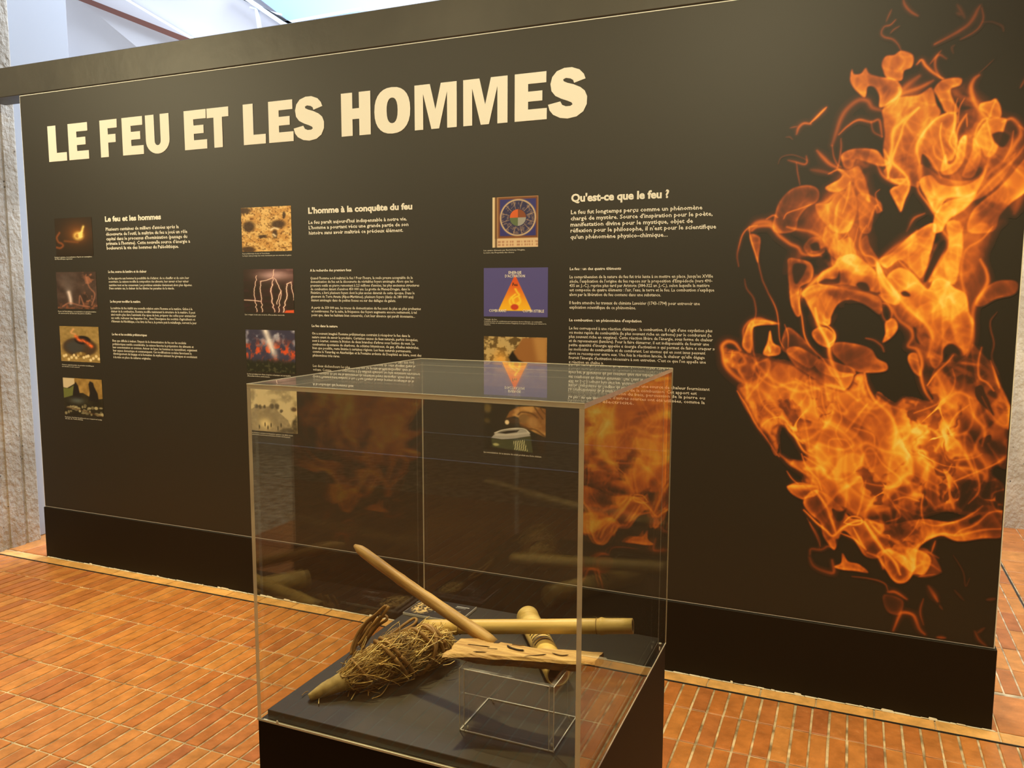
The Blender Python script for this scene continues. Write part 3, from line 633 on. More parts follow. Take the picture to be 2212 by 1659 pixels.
K(b_, .22, .34, 12, "825,850 950,855 1080,890 1130,960 1200,1000 1195,1050 1060,1065 950,1040 820,930")
K(b_, .30, .40, 12, "670,1000 740,960 860,1000 950,1030 970,1080 850,1100 740,1070")
K(b_, .30, .34, 20, "1830,860 1880,900 1960,1000 2020,1130 2110,1320 2120,1480 1960,1400 1880,1200 1830,1000")
K(b_, .34, .5, 12, "1370,930 1420,930 1440,1010 1450,1090 1400,1060 1360,980")
K(b_, .28, .3, 14, "110,1170 150,1150 200,1200 260,1340 300,1500 220,1400 150,1290")
BODY = [(b_, "10,880 90,900 250,930 400,970 520,1000 620,1070 700,1110 780,1160 880,1190 930,1170 970,1080 1040,1070 1060,1180 1110,1260 1130,1220 1250,1290 1330,1240 1450,1270 1520,1260 1490,1180 1450,1080 1500,1150 1560,1050 1640,990 1680,930 1700,1000 1780,950 1880,1000 1960,1080 2010,1180 2100,1340 2090,1520 2085,1760 2000,1740 1975,1810 2060,1900 2050,2060 1850,2100 1650,2080 1550,2100 1420,2150 1500,2220 1480,2310 1390,2340 1330,2400 1240,2370 1200,2300 1100,2200 1020,2150 860,2060 820,2160 740,2060 720,1960 600,1870 590,1790 500,1750 480,1700 600,1700 590,1600 430,1460 420,1680 330,1530 240,1430 180,1300 110,1190 150,1130 20,1000")]
for s in ("9,.48,120,290 110,210 130,120 155,50 200,5 260,-10", "7,.50,200,0 210,80 240,180 265,260 290,370 330,470 390,590 410,700 420,830 450,890", "18,.52,220,30 260,0 330,-10 370,0 420,60 500,120 560,150 600,200 720,210", "16,.52,480,0 560,20 650,40 720,80 780,160 810,270",
          "8,.30,165,380 180,450 230,520 250,620 230,700", "10,.55,230,700 220,800 225,900 250,1000 270,1060", "26,.52,590,500 700,460 800,440 920,440 1040,490 1130,540", "9,.60,575,450 560,560 585,680 600,780 640,870 740,970 800,1070 870,1160",
          "18,.95,680,600 700,700 740,780 780,860 790,950 830,1060 890,1190", "9,.75,740,700 810,760 825,820 780,860", "20,.78,860,220 820,290 740,340 660,410 590,480", "14,.68,840,0 850,100 850,200", "8,.55,940,0 900,70 850,110", "7,.45,920,30 940,120 950,210", "7,.5,1000,0 980,80 960,150 980,200",
          "11,.66,1060,-10 1020,60 1010,140 1040,200 1100,220 1150,280", "22,.90,1130,260 1150,350 1200,450 1290,530 1380,620 1470,690 1530,770 1530,850 1510,950", "16,.66,1150,500 1240,600 1290,680 1370,740 1390,800 1360,870 1430,900 1460,1000 1450,1080 1480,1200 1530,1280",
          "20,.62,1150,240 1250,160 1350,100 1420,30", "11,.62,1290,250 1370,330 1480,450 1540,470", "18,.80,1520,400 1560,380 1620,390 1640,450 1600,540 1540,620", "13,.58,1580,-20 1620,40 1660,100 1640,180 1590,250 1550,330 1520,400",
          "12,.48,1980,0 1900,90 1800,150 1760,220 1750,340 1770,480 1800,620 1830,700", "9,.42,1760,0 1730,120 1720,240", "18,.62,1890,240 1930,320 1940,400 1900,480 1850,560 1830,650 1840,760 1830,860 1790,940", "6,.22,2010,620 1960,700 1990,850 1970,960 2020,1080",
          "10,.55,1165,600 1170,650 1195,690 1225,680 1240,630 1210,570 1175,560", "9,.55,1050,815 1110,830 1160,870 1180,910", "22,.72,130,900 90,850 40,838 0,870 5,920 20,1000 70,1070 150,1130 250,1180 330,1230 400,1320 460,1400 500,1440",
          "14,.48,155,840 160,750 200,690 270,668 340,690 410,710", "10,.9,340,880 350,920", "7,.42,455,715 480,790 480,880", "18,.95,220,960 300,1060 420,1150 560,1200 680,1180 800,1160 900,1200 990,1270", "15,.88,1040,1070 1060,1170 1110,1270 1200,1350 1260,1440 1270,1540 1250,1620",
          "12,.8,540,1110 640,1160 740,1190", "10,.8,640,1090 660,1200 690,1310 740,1370 760,1440", "9,.75,730,1200 740,1300 770,1380", "12,.7,280,1060 260,1160 300,1300 400,1400 440,1440", "10,.6,110,1200 180,1310 240,1430 310,1530 420,1680", "12,.8,500,1440 540,1540 600,1640 700,1690", "12,.85,460,1440 500,1500 590,1580",
          "10,.75,1500,1160 1560,1080 1640,1000 1690,940", "9,.7,1680,1040 1700,1120 1660,1220 1560,1300 1400,1360", "10,.75,1900,880 1870,1000 1880,1100 1940,1140 1990,1200", "9,.6,1960,980 2010,1120 2030,1180", "12,.8,1800,1250 1840,1380 1920,1480 1900,1600", "10,.7,1640,1500 1700,1380 1800,1300",
          "12,.8,900,1500 960,1420 1060,1300", "10,.75,780,1640 790,1560 900,1560 960,1640", "10,.7,1120,1600 1100,1520 960,1470", "14,.85,1560,1640 1600,1560 1560,1500 1480,1460", "10,.72,1650,1640 1640,1560 1700,1500", "8,.45,2100,1330 2080,1450 1990,1400 1900,1240",
          "10,.72,570,1300 600,1400 620,1500 640,1620", "9,.7,850,1300 870,1400 830,1500 880,1600"):
    w_, h_, r_ = s.split(',', 2); O(b_, float(w_), float(h_), r_)
K(c_, .46, .70, 14, "1130,740 1200,700 1280,720 1380,800 1390,880 1330,940 1250,920 1200,850")
K(c_, .42, .45, 12, "820,830 870,800 880,730 920,790 1000,810 1070,870 980,860 880,850")
K(c_, .13, .18, 10, "1190,1030 1320,1070 1300,1170 1220,1160 1185,1100")
K(c_, .46, .60, 12, "480,240 560,225 700,240 690,300 620,320 590,330 510,290")
for s in ("16,.50,420,0 500,70 590,130 700,180", "7,.48,475,130 510,180 560,220", "11,.52,480,240 560,215 700,235", "14,.78,690,270 760,380 800,480 830,570", "12,.78,600,410 680,490 760,560 810,600 880,540 960,500 1020,490", "9,.75,890,500 940,460 1010,470 1020,510 950,520 890,500",
          "16,.85,910,0 900,120 910,250 900,380", "12,.80,1050,200 1030,300 1010,390 990,450", "15,.80,1040,500 1100,600 1180,700 1260,790 1300,880", "18,.85,1080,500 1150,580 1300,660 1380,760 1400,830", "12,.66,1400,700 1480,630 1600,590 1720,600 1900,560 2045,550", "10,.6,1700,600 1750,560 1850,520 1950,430 2050,420",
          "10,.66,1460,500 1560,530 1700,500 1820,440 1900,380", "9,.6,1470,300 1455,420 1480,520", "10,.48,2060,260 1980,290 1970,350 2000,410 2060,430", "12,.42,640,740 650,700 720,705 770,680 810,690", "17,.42,640,760 670,820 740,860 810,870 800,780", "7,.22,620,470 680,560 715,640 710,700",
          "7,.28,950,900 1100,920 1190,950 1215,1000", "15,.42,1215,1010 1270,1010 1350,1060", "16,.48,1250,1295 1290,1200 1320,1160 1400,1180 1440,1280 1480,1320", "9,.26,1470,1060 1450,1150 1470,1250", "17,.48,1510,970 1540,1020 1575,1080", "8,.2,1590,1110 1610,1140", "11,.40,1570,1345 1630,1350",
          "12,.32,1850,1300 1880,1360 1930,1405", "9,.28,1920,1275 1870,1310", "5,.22,1690,740 1760,860 1780,970 1810,910", "8,.20,1700,1000 1770,1075", "10,.30,1940,1070 2000,1065", "10,.36,1400,710 1500,720 1580,760", "12,.34,1400,830 1500,800 1600,860", "8,.32,1440,900 1560,880",
          "10,.75,600,20 700,80 760,120", "9,.7,580,0 620,100 700,180 730,260", "10,.78,1130,0 1180,80 1300,180 1280,240 1140,230 1040,210", "10,.7,1260,340 1340,320 1440,350", "9,.62,1250,360 1300,460 1200,500", "10,.7,1820,0 1860,120 1880,260 1800,360", "9,.66,1700,200 1800,160 1950,100 2060,40",
          "10,.6,1700,50 1840,30 1900,0", "8,.6,1480,60 1560,110 1640,140 1680,80", "10,.66,960,540 1010,640 1050,700", "9,.6,870,580 960,620 1040,690", "8,.58,1320,640 1400,560 1440,480", "12,.5,1060,720 1150,760 1180,840", "9,.5,1530,720 1560,640", "8,.35,640,500 690,600 720,680"):
    w_, h_, r_ = s.split(',', 2); O(c_, float(w_), float(h_), r_)
K(c_, .52, .55, 18, "600,340 700,260 860,380 940,470 1040,500 1180,700 1130,760 1040,740 960,620 880,560 830,690 800,690 740,600 720,500 640,430")
K(c_, .50, .55, 18, "1040,480 1200,520 1460,480 1700,500 1900,380 2050,420 2050,600 1900,620 1720,640 1600,600 1480,650 1420,720 1400,860 1300,800 1180,680 1100,600")
K(c_, .40, .40, 16, "1180,720 1300,680 1420,700 1520,760 1480,880 1400,880 1330,940 1250,920")
K(c_, .14, .12, 14, "1380,720 1500,700 1600,850 1520,900 1440,900 1380,860")
K(b_, .40, .45, 18, "470,900 560,880 700,960 860,1060 960,1080 900,1190 760,1160 600,1060 520,1000")
HOLE(b_, "700,410 750,375 830,372 858,310 862,415 760,432"); HOLE(b_, "975,430 1000,400 1060,410 1085,470 1020,470"); HOLE(b_, "1175,610 1200,570 1232,625 1218,675 1192,680")
HOLE(b_, "510,300 545,260 620,280 600,350 550,420 520,400"); HOLE(b_, "1300,480 1340,462 1380,490 1370,515 1320,512"); HOLE(b_, "1390,730 1425,740 1430,800 1450,860 1420,850 1395,800")
HOLE(b_, "1560,150 1620,90 1640,130 1600,220 1560,300 1500,400 1470,380"); HOLE(b_, "1610,900 1680,850 1740,900 1740,960 1690,930 1630,1000")
HOLE(c_, "800,400 860,420 910,400 900,450 880,490 830,490"); HOLE(c_, "1960,330 2000,270 2060,260 2060,410 2000,400"); HOLE(c_, "830,620 930,630 1010,700 1030,800 950,790 880,730 840,690")
HOLE(b_, "1850,1180 1900,1160 1940,1250 1990,1380 1930,1330 1860,1260"); HOLE(b_, "1880,1560 1960,1520 1960,1570 1900,1590"); HOLE(c_, "1800,480 1880,440 1900,470 1820,520")
HOLE(a_, "1960,990 2010,960 2060,960 2110,1000 2060,1080 2000,1060"); HOLE(b_, "640,130 700,110 720,170 660,180")

def paint_fire():
    h = .0024
    xs = np.arange(-.62, XR-.004, h); zs_ = np.arange(ZB+.004, ZT-.004, h)
    X, Z = np.meshgrid(xs, zs_); H = np.zeros(X.shape); SC = .00165/FW
    def W_(og, P): q = at([og[0]+p[0]/FW for p in P], [og[1]+p[1]/FW for p in P]); return q[:, [0, 2]]
    def win(P, mrg):
        i0 = max(int((P[:, 0].min()-mrg-xs[0])/h), 0); i1 = min(int((P[:, 0].max()+mrg-xs[0])/h)+2, len(xs))
        j0 = max(int((P[:, 1].min()-mrg-zs_[0])/h), 0); j1 = min(int((P[:, 1].max()+mrg-zs_[0])/h)+2, len(zs_))
        return slice(j0, max(j1, j0)), slice(i0, max(i1, i0))
    # small warp so hand-placed lines get a living, licking edge
    wx = (fbm(X*9, Z*9, 3, 4)-.5)*.030; wz = (fbm(X*9+9, Z*9+5, 4, 4)-.5)*.030
    XW, ZW = X+wx, Z+wz
    tex = fbm(XW*13+wz*120, ZW*5+wx*60, 11, 4)
    rid = lambda u, v, s, p: (1-abs(2*fbm(u, v, s, 3)-1))**p
    def silk(fr, asp, ang, seed, amp, p):
        ax = (fbm(X*4.5+seed, Z*4.5, seed+1, 2)-.5)*amp; az = (fbm(X*4.5, Z*4.5+seed, seed+2, 2)-.5)*amp
        u = (X+ax)*cos(ang)+(Z+az)*sin(ang); v = -(X+ax)*sin(ang)+(Z+az)*cos(ang)
        return (1-abs(2*vnoise(u*fr+30, v*fr*asp+30, seed)-1))**p
    r1 = np.maximum(silk(17, .42, .5, 21, .22, 16), silk(15, .5, -.35, 24, .26, 16))
    r2 = np.maximum(silk(24, .38, .15, 31, .18, 14), silk(26, .42, .9, 34, .2, 14))
    r3 = np.maximum(silk(38, .36, -.7, 41, .13, 11), silk(34, .4, .35, 44, .15, 11))
    def fold(fr, asp, ang, seed, amp, k, p):
        ax = (fbm(X*4.5+seed, Z*4.5, seed+1, 2)-.5)*amp; az = (fbm(X*4.5, Z*4.5+seed, seed+2, 2)-.5)*amp
        u = (X+ax)*cos(ang)+(Z+az)*sin(ang); v = -(X+ax)*sin(ang)+(Z+az)*cos(ang)
        q = (vnoise(u*fr+30, v*fr*asp+30, seed)*k) % 1; return np.where(q > .93, (1-q)/.07, (q/.93)**p)
    f1 = fold(9, .45, .35, 91, .2, 2.6, 2.2); f2 = fold(13, .4, -.4, 94, .2, 2.4, 2.6); f3 = fold(19, .42, .7, 97, .16, 2.0, 3)
    def soft(a):
        for _ in range(2):
            p_ = np.pad(a, 1, 'edge'); a = .25*a+.125*(p_[:-2, 1:-1]+p_[2:, 1:-1]+p_[1:-1, :-2]+p_[1:-1, 2:])+.0625*(p_[:-2, :-2]+p_[2:, 2:]+p_[:-2, 2:]+p_[2:, :-2])
        return a
    f1, f2, f3, r1, r2, r3 = (soft(q_) for q_ in (f1, f2, f3, r1, r2, r3))
    sheets = np.clip(.42*f1+.36*f2+.26*f3, 0, 1)
    mod = sst(.30, .62, fbm(X*7+3, Z*7, 61, 3)); mod2 = sst(.34, .66, fbm(X*10+3, Z*6+20, 64, 3))
    bmask = np.zeros(X.shape)
    for og, s in BODY:
        P = cat(W_(og, pts(s)), True, 4); sl = win(P, .03)
        ins = inside(XW[sl], ZW[sl], P); d, _ = segdist(X[sl], Z[sl], np.vstack([P, P[:1]])); sd = np.where(ins, d, -d)
        bm_ = sst(-.004, .014, sd); bmask[sl] = np.maximum(bmask[sl], bm_)
        big = fbm(X[sl]*5, Z[sl]*5, 51, 3)
        # hotter on the upper left, duller towards the lower right of the print
        q = at(1760, 880)
        hot = np.exp(-(((X[sl]+.22)/.30)**2+((Z[sl]-1.02)/.17)**2))*.24+np.exp(-(((X[sl]-.24)/.12)**2+((Z[sl]-.96)/.08)**2))*.22+np.exp(-(((X[sl]-.1)/.25)**2+((Z[sl]-.80)/.15)**2))*.10
        body = .40+hot*1.25+.50*(big-.5)+.30*(tex[sl]-.5)+.34*(sheets[sl]-.3)
        H[sl] = np.maximum(H[sl], bm_*np.clip(body+.15*np.exp(-(sd/.006)**2), 0, 1))
    # soft translucent sheets that tie the tongues together
    for og, v0, P in ((a_, .30, "850,1250 980,1080 1160,1120 1180,850 1300,700 1560,600 1760,560 1950,760 2130,880 2230,1000 2230,1400 2000,1690 1560,1690 1540,1450 1430,1300 1300,1400 1180,1250 1080,1280 1120,1500 1060,1690 700,1690 640,1560 760,1450"),
                      (b_, .32, "560,-20 1080,-20 1130,220 1400,30 1980,-20 1930,240 1940,420 1850,600 1830,900 1700,1000 1560,1060 1480,1180 1430,1000 1300,720 1130,600 900,560 780,720 690,720 600,640 480,500 500,220 640,120"),
                      (a_, .16, "560,1659 420,1640 430,1480 600,1370 700,1420 760,1360 850,1400 760,1690")):
        P = cat(W_(og, pts(P)), True, 5); sl = win(P, .04)
        ins = inside(XW[sl], ZW[sl], P); d, _ = segdist(XW[sl], ZW[sl], np.vstack([P, P[:1]])); sd = np.where(ins, d, -d)
        v = v0*sst(-.02, .05, sd)*sst(.36, .62, fbm(X[sl]*9+wz[sl]*60, Z[sl]*6+wx[sl]*60, 81, 3)+.06)*(.5+.9*tex[sl])
        H[sl] = 1-(1-H[sl])*(1-np.clip(v, 0, 1))
    for og, fi, ri, rw, P in FK:
        P = cat(W_(og, P), True, 5); sl = win(P, .04); rw_ = rw*SC*1.35
        if H[sl].size == 0: continue
        ins = inside(X[sl]+wx[sl]*.22, Z[sl]+wz[sl]*.22, P); d, _ = segdist(X[sl]+wx[sl]*.22, Z[sl]+wz[sl]*.22, np.vstack([P, P[:1]]))
        sd = np.where(ins, d, -d)
        m_ = sst(-.004, .0035, sd); v = fi*(.30+.85*mod[sl])*(.55+.8*tex[sl])*.80+ri*(.16+.50*mod2[sl])*np.exp(-np.clip(sd, 0, 1)/(rw_*1.1))+.30*fi*(sheets[sl]-.2)
        v = m_*np.clip(v, 0, 1); H[sl] = 1-(1-H[sl])*(1-v*(1-.45*bmask[sl]))
    for og, P in FH:
        P = cat(W_(og, P), True, 5); sl = win(P, .02)
        if H[sl].size == 0: continue
        ins = inside(X[sl], Z[sl], P); d, _ = segdist(X[sl], Z[sl], np.vstack([P, P[:1]])); sd = np.where(ins, d, -d)
        H[sl] *= 1-.88*sst(-.002, .007, sd)
    fil = np.clip(.50*r1+.40*r2*(.3+.7*mod)+.30*r3*mod2, 0, 1)
    H = np.where(bmask > 0, 1-(1-H)*(1-bmask*np.clip(fil*1.25, 0, 1)*.66), H)
    H = np.where(bmask > 0, H*(1-bmask)+bmask*np.clip(.53+(H-.60)*1.55-.12*sst(.95, .60, Z), .06, 1), H)
    Hp = np.pad(H, 1, 'edge'); H = .36*H+.16*(Hp[:-2, 1:-1]+Hp[2:, 1:-1]+Hp[1:-1, :-2]+Hp[1:-1, 2:])
    H = H*(1-bmask*.60*sst(.56, .72, fbm(X*9+wz*80, Z*7+wx*80, 71, 4))*(1-sst(.5, .75, r1)))
    H = H+np.clip(H*2.5, 0, 1)*(r2*.16+r1*.12+r3*.09+.20*(sheets-.28))*(1-bmask)
    for og, wd, ht, P in FO:
        P = cat(W_(og, P), False, 6); w0 = wd*SC*1.15; sl = win(P, w0*5)
        if H[sl].size == 0: continue
        d, t = segdist(X[sl]+wx[sl]*.25, Z[sl]+wz[sl]*.25, P); tp = (np.sin(pi*np.clip(t*.9+.05, 0, 1)))**.45; ww = w0*(.35+.65*tp)
        v = ht*(.66*np.exp(-(d/(ww*.72))**2)+.13*np.exp(-(d/(ww*1.9))**2))*(.45+.55*tp)*(.62+.55*mod2[sl])
        H[sl] = 1-(1-H[sl])*(1-np.clip(v, 0, 1)*(1-.30*bmask[sl]))
    H = np.clip(H, 0, 1)
    stops = np.array([0, .12, .28, .42, .58, .72, .86, 1.0])
    cols = np.array([[0, 0, 0], [.07, .014, .003], [.27, .052, .009], [.56, .12, .013], [.82, .22, .018], [.95, .38, .03], [1.0, .58, .06], [1.0, .80, .20]])
    RGB = np.stack([np.interp(H, stops, cols[:, k]) for k in range(3)], -1)+np.array(PRINT)*np.clip(1-H*2.5, 0, 1)[..., None]
    o = grid_mesh('flame_print', X, Z, RGB, M_flame, -.0006, H > .02); onp(o)
paint_fire()
# ------------------------------------------------------------------ printed photographs (flat prints)
def C3(a): return np.array(a)/255.
def mixc(a, b, t): t = np.asarray(t)[..., None]; return a*(1-t)+b*t
def ell(u, v, cx, cy, rx, ry, s=.15): return 1-sst(1-s, 1+s, np.sqrt(((u-cx)/rx)**2+((v-cy)/ry)**2))
def poly(u, v, s, e=.01):
    P = np.array(pts(s)); d, _ = segdist(u, v, np.vstack([P, P[:1]])); return sst(-e, e, np.where(inside(u, v, P), d, -d))
def line(u, v, s, w_, smooth=True):
    P = np.array(pts(s)); P = cat(P, False, 5) if smooth else P; d, t = segdist(u, v, P); return np.exp(-(d/w_)**2)
def bg(u, c): return np.ones(u.shape+(3,))*C3(c)
def p_lamp(u, v):
    c = bg(u, (44, 33, 20)); c = mixc(c, C3((120, 66, 24)), .75*np.exp(-(((u-.6)/.38)**2+((v-.6)/.3)**2)))
    c = mixc(c, C3((200, 130, 50)), .8*np.exp(-(((u-.62)/.15)**2+((v-.55)/.13)**2)))
    c = mixc(c, C3((255, 225, 130)), np.clip((.9*ell(u, v, .63, .52, .12, .10, .6)+line(u, v, ".66,.52 .72,.62 .77,.76", .035)-.7*ell(u, v, .60, .53, .05, .05, .5))*(.55+.8*fbm(u*14, v*14, 2)), 0, 1))
    c = mixc(c, C3((150, 80, 40)), .8*line(u, v, ".12,.62 .04,.5 .08,.38 .16,.34 .20,.28 .12,.22 .02,.24", .03)); c = mixc(c, C3((140, 80, 36)), .6*line(u, v, ".25,.40 .42,.38 .60,.36", .03))
    return mixc(c, C3((40, 28, 14)), 1-sst(-.02, .12, v))
def p_smoke(u, v):
    n = fbm(u*6, v*6, 3); c = mixc(bg(u, (44, 32, 28)), C3((92, 72, 66)), n)
    c = mixc(c, C3((150, 138, 140)), .75*np.exp(-(((u-.33+.10*(v-.3))/(.05+.22*sst(.25, 1, v)))**2))*sst(.15, .3, v)*(1.15-v)*(.5+fbm(u*5, v*8, 5)))
    c = mixc(c, C3((225, 205, 205)), line(u, v, ".34,.16 .33,.3 .30,.45", .045)); k = sst(.52, .7, fbm(u*9, v*14, 8))*sst(.6, .8, u)
    c = mixc(c, C3((165, 105, 80)), k*.8); c = mixc(c, C3((120, 75, 55)), sst(.22, .05, v)*sst(.4, .7, fbm(u*12, v*12, 9)))
    for s in (".55,.15 .58,.36 .66,.12", ".12,.06 .3,.16 .55,.1 .8,.06", ".75,.9 .82,.6 .95,.4 .86,.1"): c = mixc(c, C3((170, 112, 92)), .7*line(u, v, s, .018))
    return c
def p_kiln(u, v):
    n = fbm(u*14, v*14, 4); c = mixc(bg(u, (176, 146, 92)), C3((130, 108, 58)), n); c = mixc(c, C3((70, 52, 36)), ell(u, v, .5, .42, .44, .27)); c = mixc(c, C3((62, 64, 66)), ell(u, v, .38, .42, .24, .18, .4)*.8); c = mixc(c, C3((28, 22, 20)), ell(u, v, .58, .62, .2, .12))
    f = np.clip(line(u, v, ".42,.72 .5,.62 .62,.6 .72,.52 .80,.45", .045)*(.3+1.2*fbm(u*18, v*18, 6)), 0, 1); c = mixc(c, C3((240, 110, 50)), f); c = mixc(c, C3((240, 175, 120)), .6*line(u, v, ".4,.78 .3,.82 .36,.92", .03))
    for k in range(15): c = mixc(c, C3((226, 206, 160)), ell(u, v, .08+.063*k+.01*sin(k*5), .15+.055*sin(k*2.1)-.04*sin(k*.22*3.1), .035, .042, .3))
    return mixc(c, C3((150, 120, 60)), ell(u, v, .52, .22, .14, .06, .4)*.7)
def p_camp(u, v):
    n = fbm(u*10, v*10, 12); c = mixc(bg(u, (56, 50, 34)), C3((30, 26, 16)), n); c = mixc(c, C3((206, 190, 160)), poly(u, v, "0,1 .4,1 .3,.85 .1,.72 0,.74")); c = mixc(c, mixc(bg(u, (196, 160, 92)), C3((120, 92, 44)), fbm(u*9, v*7, 14)), poly(u, v, ".3,1 1,1 1,.5 .8,.45 .5,.62 .36,.6 .3,.8"))
    c = mixc(c, C3((112, 120, 62)), poly(u, v, "0,.72 .16,.72 .3,.82 .28,.55 0,.45")*.9)
    for s in (".28,.8 .33,.9 .39,.8 .42,.62 .45,.45 .22,.42 .25,.62", ".66,.86 .70,.94 .78,.9 .80,.8 .88,.62 .9,.4 .64,.42 .68,.62"): c = mixc(c, C3((34, 28, 24)), poly(u, v, s, .015))
    c = mixc(c, C3((110, 126, 130)), .6*np.exp(-(((u-.34)/.18)**2+((v-.40)/.08)**2)))
    r = np.random.default_rng(3)
    for k in range(34): c = mixc(c, C3((200, 190, 150))*r.uniform(.55, 1.), ell(u, v, r.uniform(.03, .97), r.uniform(.03, .3), r.uniform(.02, .055), r.uniform(.02, .045), .3)*.85)
    return mixc(c, C3((90, 60, 40)), .8*line(u, v, ".05,.2 .4,.16 .98,.02", .012))
def p_dig(u, v):
    n = fbm(u*9, v*12, 22); m_ = fbm(u*34+v*14, v*40, 23); c = mixc(bg(u, (208, 156, 84)), C3((236, 196, 124)), sst(.35, .6, n)); c = mixc(c, C3((110, 66, 26)), sst(.55, .72, m_)*.85)
    for a in ((.15, .57, .12, .12), (.74, .60, .14, .09), (.67, .38, .05, .10), (.86, .80, .03, .07), (.12, .05, .14, .07), (.04, .93, .16, .07), (.42, .34, .09, .035)): c = mixc(c, C3((62, 40, 22)), ell(u+.03*(m_-.5), v+.05*(m_-.5), *a, .4)*.9)
    return mixc(c, C3((246, 226, 190)), np.clip(line(u, v, ".6,.48 .66,.52 .74,.49", .02)+line(u, v, ".64,.38 .68,.34", .02), 0, 1))
def p_bolt(u, v):
    c = mixc(bg(u, (48, 38, 30)), C3((120, 82, 86)), sst(.45, 1, v)*sst(-.2, .8, u)*.9); c = mixc(c, C3((66, 40, 42)), sst(.5, .7, fbm(u*4, v*12, 33))*.6)
    g = np.exp(-(((u-.62)/.3)**2+((v-.86)/.1)**2)); c = mixc(c, C3((226, 190, 196)), g*.8)
    for s, w_ in ((".27,.85 .24,.6 .2,.4 .24,.2 .26,.02", .007), (".36,.72 .34,.4 .36,.2 .37,.02", .008), (".62,.98 .6,.8 .58,.6 .55,.45 .57,.25 .62,.02", .008), (".62,.8 .68,.7 .76,.5 .72,.3 .70,.02", .008), (".96,.70 .88,.66 .86,.4 .82,.2 .79,.02", .011), (".76,.5 .70,.4 .66,.2", .008), (".96,.7 .98,.5 .99,.3", .007), (".35,.72 .45,.74 .6,.8", .008), ("0,.29 .2,.28 .35,.26", .008), (".6,.66 .55,.5 .56,.3 .6,.1", .008)):
        uu = u+.022*(vnoise(v*16, u*0+3, 35)-.5)+.012*(vnoise(v*40, u*0+5, 36)-.5); c = mixc(c, C3((190, 120, 130)), .30*line(uu, v, s, w_*3, False)); c = mixc(c, C3((255, 228, 214)), np.clip(line(uu, v, s, w_*.85, False)*1.2, 0, 1))
    return mixc(c, C3((226, 92, 50)), poly(u, v, ".8,.0 1,0 1,.07 .84,.06", .015))
def p_forest(u, v):
    n = fbm(u*8, v*7, 42); c = mixc(bg(u, (60, 58, 84)), C3((170, 172, 196)), sst(.45, .75, n)*sst(.3, .9, v)); f = sst(.46, .66, fbm(u*13, v*8, 44))*np.exp(-((v-.5)/.2)**2); c = mixc(c, C3((216, 84, 44)), f)
    c = mixc(c, C3((242, 236, 240)), .9*np.exp(-(((u-.52-.3*(.6-v))/.07)**2))*sst(.25, .5, v)*(.4+fbm(u*9, v*5, 48))); c = mixc(c, C3((38, 40, 28)), sst(.36, .22, v+.12*fbm(u*20, v*6, 46)-.05)); return mixc(c, C3((76, 76, 56)), sst(.55, .75, fbm(u*24, v*20, 47))*sst(.32, .1, v))
def p_engrave(u, v):
    n = fbm(u*6, v*6, 52); c = mixc(bg(u, (206, 192, 154)), C3((150, 138, 108)), sst(.35, .7, n)); h = poly(u, v, "0,.5 .15,.6 .5,.58 .62,.46 .8,.3 .9,.05 1,0 0,0"); c = mixc(c, C3((128, 116, 92)), h*.8*(.6+.6*fbm(u*20, v*24, 53)))
    c = mixc(c, C3((240, 222, 168)), .9*np.exp(-(((u-.30)/.14)**2+((v-.18)/.13)**2)))
    for a in ((.46, .60, .045, .06), (.57, .60, .05, .07), (.12, .58, .04, .05), (.2, .57, .03, .05), (.30, .58, .03, .04), (.66, .5, .03, .04), (.93, .56, .06, .05)): c = mixc(c, C3((66, 58, 44)), ell(u+.04*(fbm(u*30, v*30, 55)-.5), v, *a, .5)*.85)
    c = mixc(c, C3((60, 54, 40)), poly(u, v, ".56,.0 .7,.1 .86,.12 .9,.3 1,.4 1,0", .03)*.7*(.5+fbm(u*18, v*18, 56)))
    for x in (.17, .30, .36, .43, .58, .65): c = mixc(c, C3((50, 44, 30)), ell(u, v, x, .14+.05*sin(x*30), .012, .05, .4))
    return c
def p_wheel(u, v):
    c = bg(u, (170, 128, 88)); c = mixc(c, C3((222, 196, 160)), 1-sst(.17, .18, v)); c = mixc(c, C3((224, 206, 170)), 1-sst(.045, .055, u)); c = mixc(c, C3((92, 64, 44)), np.exp(-((u-.08)/.02)**2))
    for y in (.11, .05): c = mixc(c, C3((150, 84, 60)), .6*np.exp(-((v-y)/.018)**2)*(u > .12)*sst(.4, .5, fbm(u*40, v*2, 66)))
    fr = poly(u, v, ".13,.19 .985,.19 .985,.985 .13,.985", .004); c = mixc(c, C3((120, 72, 44)), fr); c = mixc(c, C3((52, 52, 124)), poly(u, v, ".165,.225 .95,.225 .95,.95 .165,.95", .004))
    du, dv = (u-.56)/.39, (v-.585)/.36; r = np.sqrt(du**2+dv**2); a = np.arctan2(dv, du)
    c = mixc(c, C3((214, 186, 140)), np.exp(-((r-.97)/.05)**2)); c = mixc(c, C3((50, 48, 88)), (1-sst(.90, .93, r))); c = mixc(c, C3((140, 118, 110)), (sst(.5, .6, fbm(u*26, v*26, 62))*.7)*(r < .9)*(r > .5))
    c = mixc(c, C3((196, 164, 130)), np.exp(-((((a/(pi/6)) % 1)-.5)/.05)**2)*(r < .92)*(r > .48)*.8); q = 1-sst(.44, .47, r)
    qc = np.where((du < 0)[..., None], np.where((dv > 0)[..., None], C3((214, 100, 46)), C3((96, 112, 80))), np.where((dv > 0)[..., None], C3((134, 74, 44)), C3((160, 160, 158)))); return c*(1-q[..., None])+qc*q[..., None]
